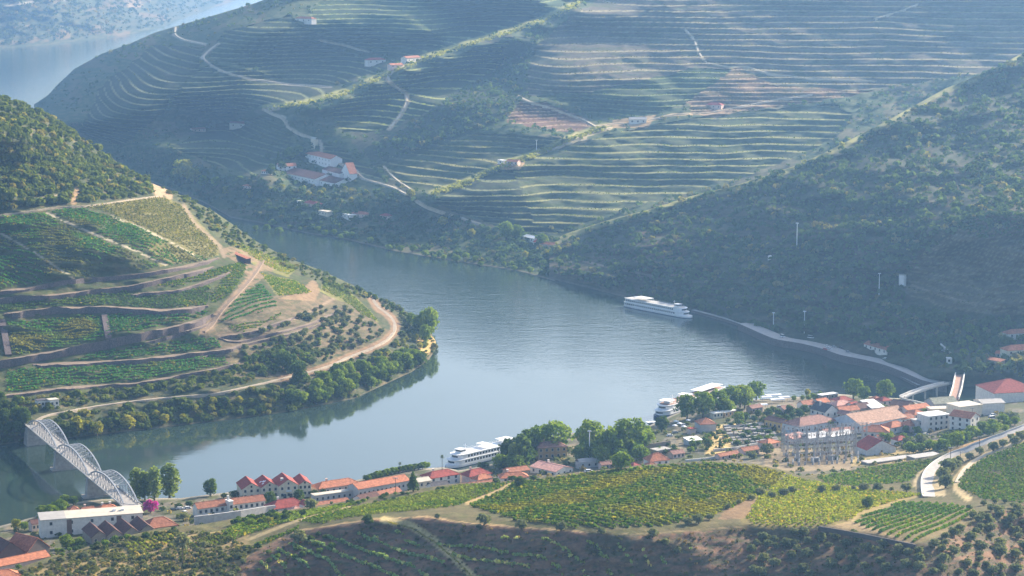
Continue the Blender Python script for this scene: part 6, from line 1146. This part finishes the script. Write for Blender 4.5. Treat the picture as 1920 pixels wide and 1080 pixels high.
# ------------------------------------------------------------------ electrical substation
def substation():
    rows = [(870, 1476, 1604, 50), (860, 1470, 1616, 54), (849, 1466, 1624, 50), (879, 1496, 1600, 40)]
    lbs = ['nearer tall steel gantry row of the substation', 'middle steel gantry row of the substation', 'rear steel gantry row of the substation', 'low front gantry row of the substation']
    for (py, x0, x1, hp), lb in zip(rows, lbs):
        a = at_z(x0, py, 15); b = at_z(x1, py - (x1 - x0) * .055, 15); a.z = down(a.x, a.y); d = b - a; L = Vector((d.x, d.y)).length; h = hp * a.y / FPX
        e = empty('substation_gantry', a, lb, 'gantry', 'steel gantries of the substation', math.atan2(d.y, d.x)); n = 8
        for k in range(n):
            x = L * k / (n - 1); g = []
            for (ox, oy) in ((-.5, -.5), (.5, -.5), (.5, .5), (-.5, .5)): g.append(bar((x + ox, oy, -3), (x + ox * .5, oy * .5, h), .16))
            for j in range(8): z0 = h * j / 8; z1 = h * (j + 1) / 8; g += [bar((x - .5, -.5, z0), (x + .45, -.5, z1), .09), bar((x + .5, .5, z0), (x - .45, .5, z1), .09), bar((x + .5, -.5, z0), (x + .45, .5, z1), .09)]
            part('lattice_post', g, M['galv'], e)
        g = []
        for zz in (h * .97, h * .72, h * .45):
            g += [bar((0, -.4, zz), (L, -.4, zz), .14), bar((0, .4, zz), (L, .4, zz), .14), bar((0, 0, zz + .7), (L, 0, zz + .7), .14)]
            m = int(L / 1.6); g += [bar((L * k / m, -.4, zz), (L * (k + 1) / m, 0, zz + .7), .07) for k in range(m)]
        part('beam', g, M['galv'], e); ins = []; wires = []
        for k in range(48):
            x = L * (k + .5) / 48; zz = h * (.97, .72, .45)[k % 3]; c_, f_ = lathe([(x, 0, zz - 1.5, .13), (x, 0, zz - .8, .22), (x, 0, zz, .13)], 5); ins.append((c_, f_)); wires.append(bar((x, 0, zz - 1.5), (x, 2.5, zz - 2.2), .05))
        part('insulators', ins, M['wood'], e); part('conductors', wires, M['galv'], e)
    for k in range(36):
        px = 1476 + (k % 12) * 12 + rnd.uniform(-3, 3); py = 874 - (k // 12) * 9 - (k % 12) * .6; g = at(px, py); e = empty('switchgear', g, 'white insulated switchgear post inside the substation', 'switchgear', 'switchgear posts in the substation', rnd.uniform(0, 3))
        part('base', box(-.5, .5, -.5, .5, -1, 2.2), M['galv'], e); c_, f_ = lathe([(0, 0, 2.203, .18), (0, 0, 3.0, .3), (0, 0, 3.8, .3), (0, 0, 4.2, .15)], 7); part('insulator', (c_, f_), M['paintw'] if k % 3 else M['wood'], e)
    for (x, y), lb in zip([(1528, 866), (1560, 862)], ['left grey transformer in the substation', 'right grey transformer in the substation']):
        g = at(x, y); e = empty('transformer', g, lb, 'transformer', None, .3); part('tank', box(-2.2, 2.2, -1.4, 1.4, -.5, 2.8), M['w_grey'], e); part('radiator', [box(-2 + .5 * k, -1.8 + .5 * k, -2.1, -1.41, .3, 2.5) for k in range(8)], M['galv'], e); part('bushing', [lathe([(x_, 0, 2.8, .2), (x_, 0, 4.4, .1)], 6) for x_ in (-1.2, 0, 1.2)], M['wood'], e)
substation()
# ------------------------------------------------------------------ cars
CARC = dict(white=(.78, .78, .78), red=(.45, .04, .035), grey=(.30, .31, .33), dark=(.05, .055, .06), blue=(.08, .14, .30))
for k, c in CARC.items(): M['car_' + k] = simple('car_paint_' + k, c, .3, .03, 1, 0, .5)
M['tyre'] = simple('tyre_rubber', (.03, .03, .03), .9, .1, 3)
def car(px, py, col, label, rz, van=False, group=None, z=None):
    g = at(px, py) if z is None else at_z(px, py, z); e = empty('parked_van' if van else 'parked_car', g, label, 'van' if van else 'car', group, rz); L, W2, H = (5.4, 1.0, 2.3) if van else (4.3, .88, 1.45); L2 = L / 2
    bd = [hexa([(-L2, -W2, .35), (L2, -W2, .35), (L2, W2, .35), (-L2, W2, .35), (-L2 + .1, -W2 + .05, .9), (L2 - .15, -W2 + .05, .82), (L2 - .15, W2 - .05, .82), (-L2 + .1, W2 - .05, .9)])]
    part('body', bd, M['car_' + col], e); c0, c1 = (-L2 + .1, L2 - 1.1) if van else (-L2 + .35, L2 - 1.25)
    part('cabin', hexa([(c0, -W2 + .08, .903), (c1 + .55, -W2 + .08, .86), (c1 + .55, W2 - .08, .86), (c0, W2 - .08, .903), (c0 + .3, -W2 + .2, H - .08), (c1, -W2 + .2, H - .08), (c1, W2 - .2, H - .08), (c0 + .3, W2 - .2, H - .08)]), M['glass'], e)
    part('roof', hexa([(c0 + .25, -W2 + .18, H - .077), (c1 + .03, -W2 + .18, H - .077), (c1 + .03, W2 - .18, H - .077), (c0 + .25, W2 - .18, H - .077), (c0 + .35, -W2 + .25, H), (c1 - .05, -W2 + .25, H), (c1 - .05, W2 - .25, H), (c0 + .35, W2 - .25, H)]), M['car_' + col], e)
    for x in (-L2 + .85, L2 - .85):
        for y in (-W2 + .02, W2 - .02):
            co = []; F = []
            for k in range(10): a = 2 * math.pi * k / 10; co += [(x + .33 * math.cos(a), y - .11, .33 + .33 * math.sin(a)), (x + .33 * math.cos(a), y + .11, .33 + .33 * math.sin(a)), (x, y - .11, .33), (x, y + .11, .33)]
            for k in range(10): a = 4 * k; b = 4 * ((k + 1) % 10); F += [(a, b, b + 1, a + 1), (a, a + 2, b + 2, b), (a + 1, b + 1, b + 3, a + 3)]
            part('wheel', (co, F), M['tyre'], e)
qr = -1.1
for a in [(1467, 632, 'white', 'white van alone on the far quay road', qr, True), (1520, 634, 'white', 'white van at the back of the quay near the bushes', -.6, True), (1551, 650, 'white', 'white car in the middle of the quay group', qr, False), (1547, 656, 'red', 'red car at the edge of the quay group', qr, False), (1564, 651, 'grey', 'silver car in the quay group', qr, False), (1556, 655, 'white', 'white car next to the red car on the quay', qr, False), (1578, 653, 'dark', 'dark car at the right end of the quay group', qr, False), (1660, 674, 'white', 'white car below the gable of the quay shed', qr, False), (1590, 661, 'grey', 'grey car right of the quay group', qr, False)]: car(*a, z=5.56)
for a in [(325, 957, 'dark', 'dark car left of the two white cars by the bridge head', .2, False), (337, 955, 'white', 'left white car parked near the magenta bush', .2, False), (352, 954, 'white', 'right white car parked near the long white house', .2, False), (346, 962, 'grey', 'grey car at the gable of the long white house', 1.2, False), (1860, 786, 'white', 'white van under the trees at the upper right', .5, True), (1862, 779, 'white', 'white car above the van at the upper right', .2, False), (1700, 812, 'dark', 'dark car below the third orange roof', .2, False), (1720, 818, 'blue', 'blue car beside the white apartment house', .3, False), (1735, 816, 'white', 'white car at the foot of the white apartment house', .3, False), (1104, 885, 'white', 'white car parked before the grey curved shed', .2, False), (1215, 846, 'dark', 'dark car by the riverside trees', .4, False), (1256, 818, 'white', 'white car left of the red kiosk', .3, False), (1266, 812, 'grey', 'grey car among the quay umbrellas', .3, False), (1283, 798, 'white', 'white car behind the red kiosk', .3, False), (1405, 784, 'white', 'white car by the dark tree near the cemetery', .3, False), (1422, 778, 'dark', 'dark car on the sandy square', .3, False), (1445, 774, 'white', 'white car on the sandy square', .3, False), (1462, 764, 'grey', 'grey car on the sandy square by the water', .3, False)]: car(*a)
# ------------------------------------------------------------------ cemetery tombs
for k in range(56):
    i, j = k % 8, k // 8; px = 1362 + i * 11 + j * 2.5 + rnd.uniform(-2, 2); py = 802 + j * 5.2 - i * .7 + rnd.uniform(-1, 1); g = at(px, py); w = rnd.uniform(1.0, 2.2); h = rnd.uniform(.8, 2.2); e = empty('tomb', g, 'grey stone tomb in the crowded rows of the village cemetery', 'tomb', 'tombs in the cemetery rows', .35)
    part('tomb_body', box(-w, w, -1, 1, -.6, h), M['w_stone'] if k % 3 else M['stone'], e); part('tomb_lid', hexa([(-w - .15, -1.15, h + .003), (w + .15, -1.15, h + .003), (w + .15, 1.15, h + .003), (-w - .15, 1.15, h + .003), (-w, -.5, h + .4), (w, -.5, h + .4), (w, .5, h + .4), (-w, .5, h + .4)]), M['stone'] if k % 4 else M['r_grey'], e)
wallobj('long low cemetery wall on the near side', [(1338, 842), (1380, 838), (1430, 828)], 2.2, .6, M['w_grey'], 1.5); wallobj('cemetery wall on the river side', [(1360, 798), (1400, 795), (1436, 790)], 2.0, .6, M['w_grey'], 1.5)
# quay umbrellas and awnings
for k, (x, y) in enumerate([(1265, 804), (1274, 800), (1282, 806), (1268, 796), (1290, 794)]):
    g = at(x, y); e = empty('parasol', g, 'white parasol on the little riverside terrace', 'parasol', 'parasols on the riverside terrace'); c_, f_ = lathe([(0, 0, -.5, .05), (0, 0, 2.5, .05)], 5); part('pole', (c_, f_), M['galv'], e); c_, f_ = lathe([(0, 0, 2.3, 1.9), (0, 0, 2.75, .95), (0, 0, 3.0, .05)], 8); part('canopy', (c_, f_), M['paintw'], e)
for k, (x, y, wd) in enumerate([(1450, 748, 6), (1437, 752, 4), (1428, 766, 4), (1457, 756, 5), (1470, 752, 4)]):
    g = at(x, y); e = empty('market_awning', g, ['long white awning on the sandy point', 'short white awning left of the long one', 'white awning by the end of the quay row', 'white awning in front of the long one', 'white awning at the right end of the sandy point'][k], 'awning', None, .3); part('canopy', hexa([(-wd, -2, 2.6), (wd, -2, 2.6), (wd, 2, 2.6), (-wd, 2, 2.6), (-wd, -1.5, 3.2), (wd, -1.5, 3.2), (wd, 1.5, 3.2), (-wd, 1.5, 3.2)]), M['paintw'], e)
    for px_ in (-wd + .3, wd - .3):
        for py_ in (-1.7, 1.7): part('post', box(px_ - .07, px_ + .07, py_ - .07, py_ + .07, -.5, 2.599), M['galv'], e)
# ------------------------------------------------------------------ gardens, hedges and extra trees that fill the village and the banks
def fill(kind, poly, n, mind, hpx, label, group, wide=1.1):
    a = np.array(poly, float); lo = a.min(0); hi = a.max(0); keep = []
    for _ in range(n * 40):
        p = lo + rng.random(2) * (hi - lo)
        if inpoly(p[:1], p[1:], poly)[0] and all((p[0] - k[0]) ** 2 + (2 * (p[1] - k[1])) ** 2 > mind * mind for k in keep): keep.append(p)
        if len(keep) >= n: break
    for p in keep: tree_at(kind, p[0], p[1], rnd.uniform(*hpx), label, group, wide)
fill('shrub', [(1215, 850), (1290, 835), (1335, 812), (1335, 845), (1260, 858)], 16, 9, (8, 15), 'garden shrub behind the knoll near the cemetery', 'garden shrubs near the cemetery')
fill('round_dark', [(1390, 790), (1430, 775), (1500, 770), (1530, 775), (1500, 790), (1430, 800)], 12, 13, (12, 20), 'dark tree between the sandy square and the pale house', 'dark trees by the sandy square')
fill('shrub', [(1345, 800), (1440, 795), (1450, 830), (1340, 842)], 34, 8, (6, 11), 'small dark shrub between the cemetery tombs', 'shrubs between the tombs', 1.3)
fill('broad', [(1700, 850), (1760, 838), (1830, 815), (1910, 795), (1900, 806), (1820, 828), (1760, 848)], 22, 11, (14, 24), 'leafy tree on the slope below the white apartment houses', 'trees below the apartment houses')
fill('shrub', [(1690, 842), (1750, 828), (1740, 845), (1700, 852)], 10, 8, (9, 14), 'silvery shrub in the garden by the red shed', 'shrubs by the red shed')
fill('shrub', [(620, 945), (760, 925), (840, 916), (840, 922), (760, 935), (640, 955)], 18, 8, (5, 9), 'low bush along the upper edge of the long vineyard strip', 'bushes above the long vineyard strip')
fill('shrub', [(420, 975), (500, 966), (560, 962), (580, 965), (520, 978), (440, 992)], 22, 8, (8, 15), 'green bush on the bank under the long white house', 'bushes under the long white house')
fill('shrub', [(100, 1035), (180, 1018), (260, 1005), (330, 994), (330, 1000), (200, 1024), (110, 1044)], 20, 9, (8, 14), 'bush along the upper edge of the dry bank at the lower left', 'bushes above the lower left bank')
fill('broad', [(60, 975), (120, 945), (150, 942), (130, 955), (75, 985)], 8, 9, (16, 26), 'riverside tree behind the left end of the apartment block', 'trees behind the apartment block')
fill('broad', [(930, 880), (1000, 862), (1010, 870), (960, 886)], 6, 11, (20, 34), 'tree in the dark row between the cruise ship and the brick coloured house', 'trees between ship and brick coloured house')
fill('broad', [(1090, 868), (1200, 858), (1205, 868), (1100, 876)], 7, 14, (30, 46), 'lower tree in the shade of the riverside clump', 'lower trees of the riverside clump')
fill('round_dark', [(1400, 612), (1450, 632), (1460, 626), (1420, 606)], 6, 9, (10, 18), 'dark bush on the bend of the far quay', 'dark bushes on the far quay bend')
fill('round_dark', [(1470, 618), (1560, 632), (1610, 636), (1690, 668), (1690, 660), (1600, 626), (1480, 608)], 18, 13, (12, 22), 'dark tree along the inner edge of the far quay road', 'dark trees along the far quay road')
fill('round_dark', [(1220, 572), (1290, 580), (1380, 600), (1380, 594), (1290, 570), (1220, 562)], 14, 11, (10, 18), 'dark tree on the bank behind the far cruise ship', 'dark trees behind the far cruise ship')
fill('broad', [(440, 440), (560, 440), (640, 450), (740, 474), (873, 496), (1000, 516), (1000, 506), (873, 486), (740, 462), (640, 438), (500, 422)], 26, 18, (8, 15), 'tree overhanging the far river bank', 'trees along the far river bank', 1.2)
fill('round_dark', [(540, 757), (650, 735), (760, 690), (800, 672), (796, 684), (700, 722), (600, 755), (545, 768)], 22, 13, (16, 30), 'darker tree in the belt at the waterline under the road', 'darker trees of the waterline belt')
fill('olive', [(885, 962), (900, 1000), (905, 1000), (890, 960)], 1, 5, (10, 12), 'tiny olive at the top of the dark slope', None)
# stakes and vines beside the diagonal path on the dark slope
pp = smooth_line([(728, 980), (772, 992), (812, 1016), (850, 1048), (888, 1086)], 60); g = on_piece('near_hill', pp[:, 0], pp[:, 1])
q, c = clumps(g, .55 + .3 * rng.random(60), 8, shades(60, (.11, .12, .03), (.24, .2, .06))); leaf_object('path_vines', q, c, 'bright single vine row along the diagonal path on the dark slope', 'vine row')

grove('shrub', 'left_hill', [(430, 640), (560, 600), (650, 580), (718, 612), (722, 628), (690, 652), (600, 680), (500, 688), (450, 668)], 70, 8, (2, 3.4), 'low dry shrub between the olives inside the road bend', 'shrubs inside the road bend', 1.1, la)

# smaller houses that close the gaps between the named ones
for A, B, h, dp, rf, wl, tl, lb in [((1690, 786), (1714, 783), 4, 8, 'gable', 'white', 'rust', 'rust roof squeezed between the huge tan roof and the apartment house'), ((1715, 778), (1738, 775), 4, 9, 'hip', 'pink', 'orange', 'orange hipped roof left of the flat roofed apartment house'), ((1648, 822), (1672, 820), 3, 6, 'gable', 'white', 'rust', 'low rust roof between the wide orange roof and the vivid red shed'),
    ((1684, 826), (1706, 823), 3.4, 7, 'hip', 'white', 'red', 'small red roof in the garden right of the vivid red shed'), ((1600, 800), (1618, 803), 3.4, 7, 'gable', 'white', 'rust', 'small rust roof under the left end of the huge tan roof'), ((1508, 760), (1530, 757), 3.6, 8, 'gable', 'white', 'rust', 'rust roof left of the white gabled house with the dark roof'), ((1470, 768), (1490, 765), 3.2, 7, 'gable', 'pink', 'mauve', 'mauve roof on the edge of the sandy square'),
    ((1410, 766), (1430, 763), 3.2, 6, 'gable', 'stone', 'mauve', 'dull mauve roof under the end of the quay trees'), ((1600, 762), (1613, 760), 3.8, 8, 'gable', 'white', 'red', 'narrow red roof left of the dark brown workshop roof'), ((1640, 750), (1656, 748.5), 3.4, 7, 'hip', 'white', 'orange', 'small orange roof in front of the smaller rim lit tree'), ((1232, 846), (1258, 842), 3, 7, 'flat', 'stone', 'grey', 'flat grey terrace roof behind the small orange hipped house'), ((1262, 852), (1284, 849), 2.8, 6, 'gable', 'pink', 'mauve', 'low mauve roof right of the small orange hipped house'),
    ((1128, 872), (1150, 870), 2.8, 5, 'gable', 'pink', 'mauve', 'low mauve shed right of the grey curved shed'), ((1395, 846), (1424, 842), 3, 6, 'gable', 'pink', 'rust', 'low rust roof left of the electrical substation'), ((1350, 856), (1386, 850), 2.4, 5, 'gable', 'pink', 'rust', 'long low rust roof at the crest of the knoll vineyard'), ((1660, 772), (1690, 768), 3.6, 8, 'gable', 'pink', 'tan', 'tan roof behind the huge tan roof'), ((1570, 775), (1588, 778), 3.6, 7, 'gable', 'white', 'mauve', 'mauve roof joining the long pale house and the huge tan roof')]:
    H_('house', A, B, h, dp, rf, wl, tl, lb, (1, 3), (0, 0), .5)
fill('broad', [(1640, 815), (1720, 808), (1740, 825), (1700, 838), (1650, 830)], 9, 12, (12, 20), 'garden tree among the orange roofs above the vivid red shed', 'garden trees among the orange roofs')
fill('round_dark', [(1720, 760), (1750, 770), (1740, 790), (1700, 780)], 5, 11, (10, 16), 'small dark tree between the orange roofs and the apartment house', 'dark trees by the apartment house')
fill('broad', [(1480, 748), (1530, 742), (1535, 750), (1490, 756)], 5, 10, (9, 14), 'small tree at the water edge of the sandy point', 'trees on the sandy point')
fill('yellow', [(500, 352), (640, 352), (700, 360), (690, 385), (560, 372), (500, 365)], 12, 14, (8, 14), 'pale tree on the slope just under the white winery', 'trees under the white winery')
fill('round_dark', [(500, 300), (530, 295), (560, 300), (520, 330), (500, 330)], 7, 9, (10, 18), 'dark tree round the left end of the white winery', 'dark trees by the white winery')
# ------------------------------------------------------------------ the air of the valley
def haze_box():
    x0, x1, y0, y1, z0, z1 = -6000, 6000, -300, 16000, -13, 352
    co = [(x0, y0, z0), (x1, y0, z0), (x1, y1, z0), (x0, y1, z0), (x0, y0, z1), (x1, y0, z1), (x1, y1, z1), (x0, y1, z1)]
    F = [(0, 3, 2, 1), (4, 5, 6, 7), (0, 1, 5, 4), (1, 2, 6, 5), (2, 3, 7, 6), (3, 0, 4, 7)]
    me = quad_mesh('haze', co, F)
    m = bpy.data.materials.new('haze'); m.use_nodes = True; N = m.node_tree.nodes; L = m.node_tree.links
    N.remove(N['Principled BSDF']); v = N.new('ShaderNodeVolumePrincipled')
    v.inputs['Color'].default_value = (.27, .53, .97, 1); v.inputs['Density'].default_value = .000076; v.inputs['Anisotropy'].default_value = .52
    L.new(v.outputs[0], N['Material Output'].inputs['Volume'])
    tag(link('haze', me, None, [m]), kind='stuff')
haze_box()
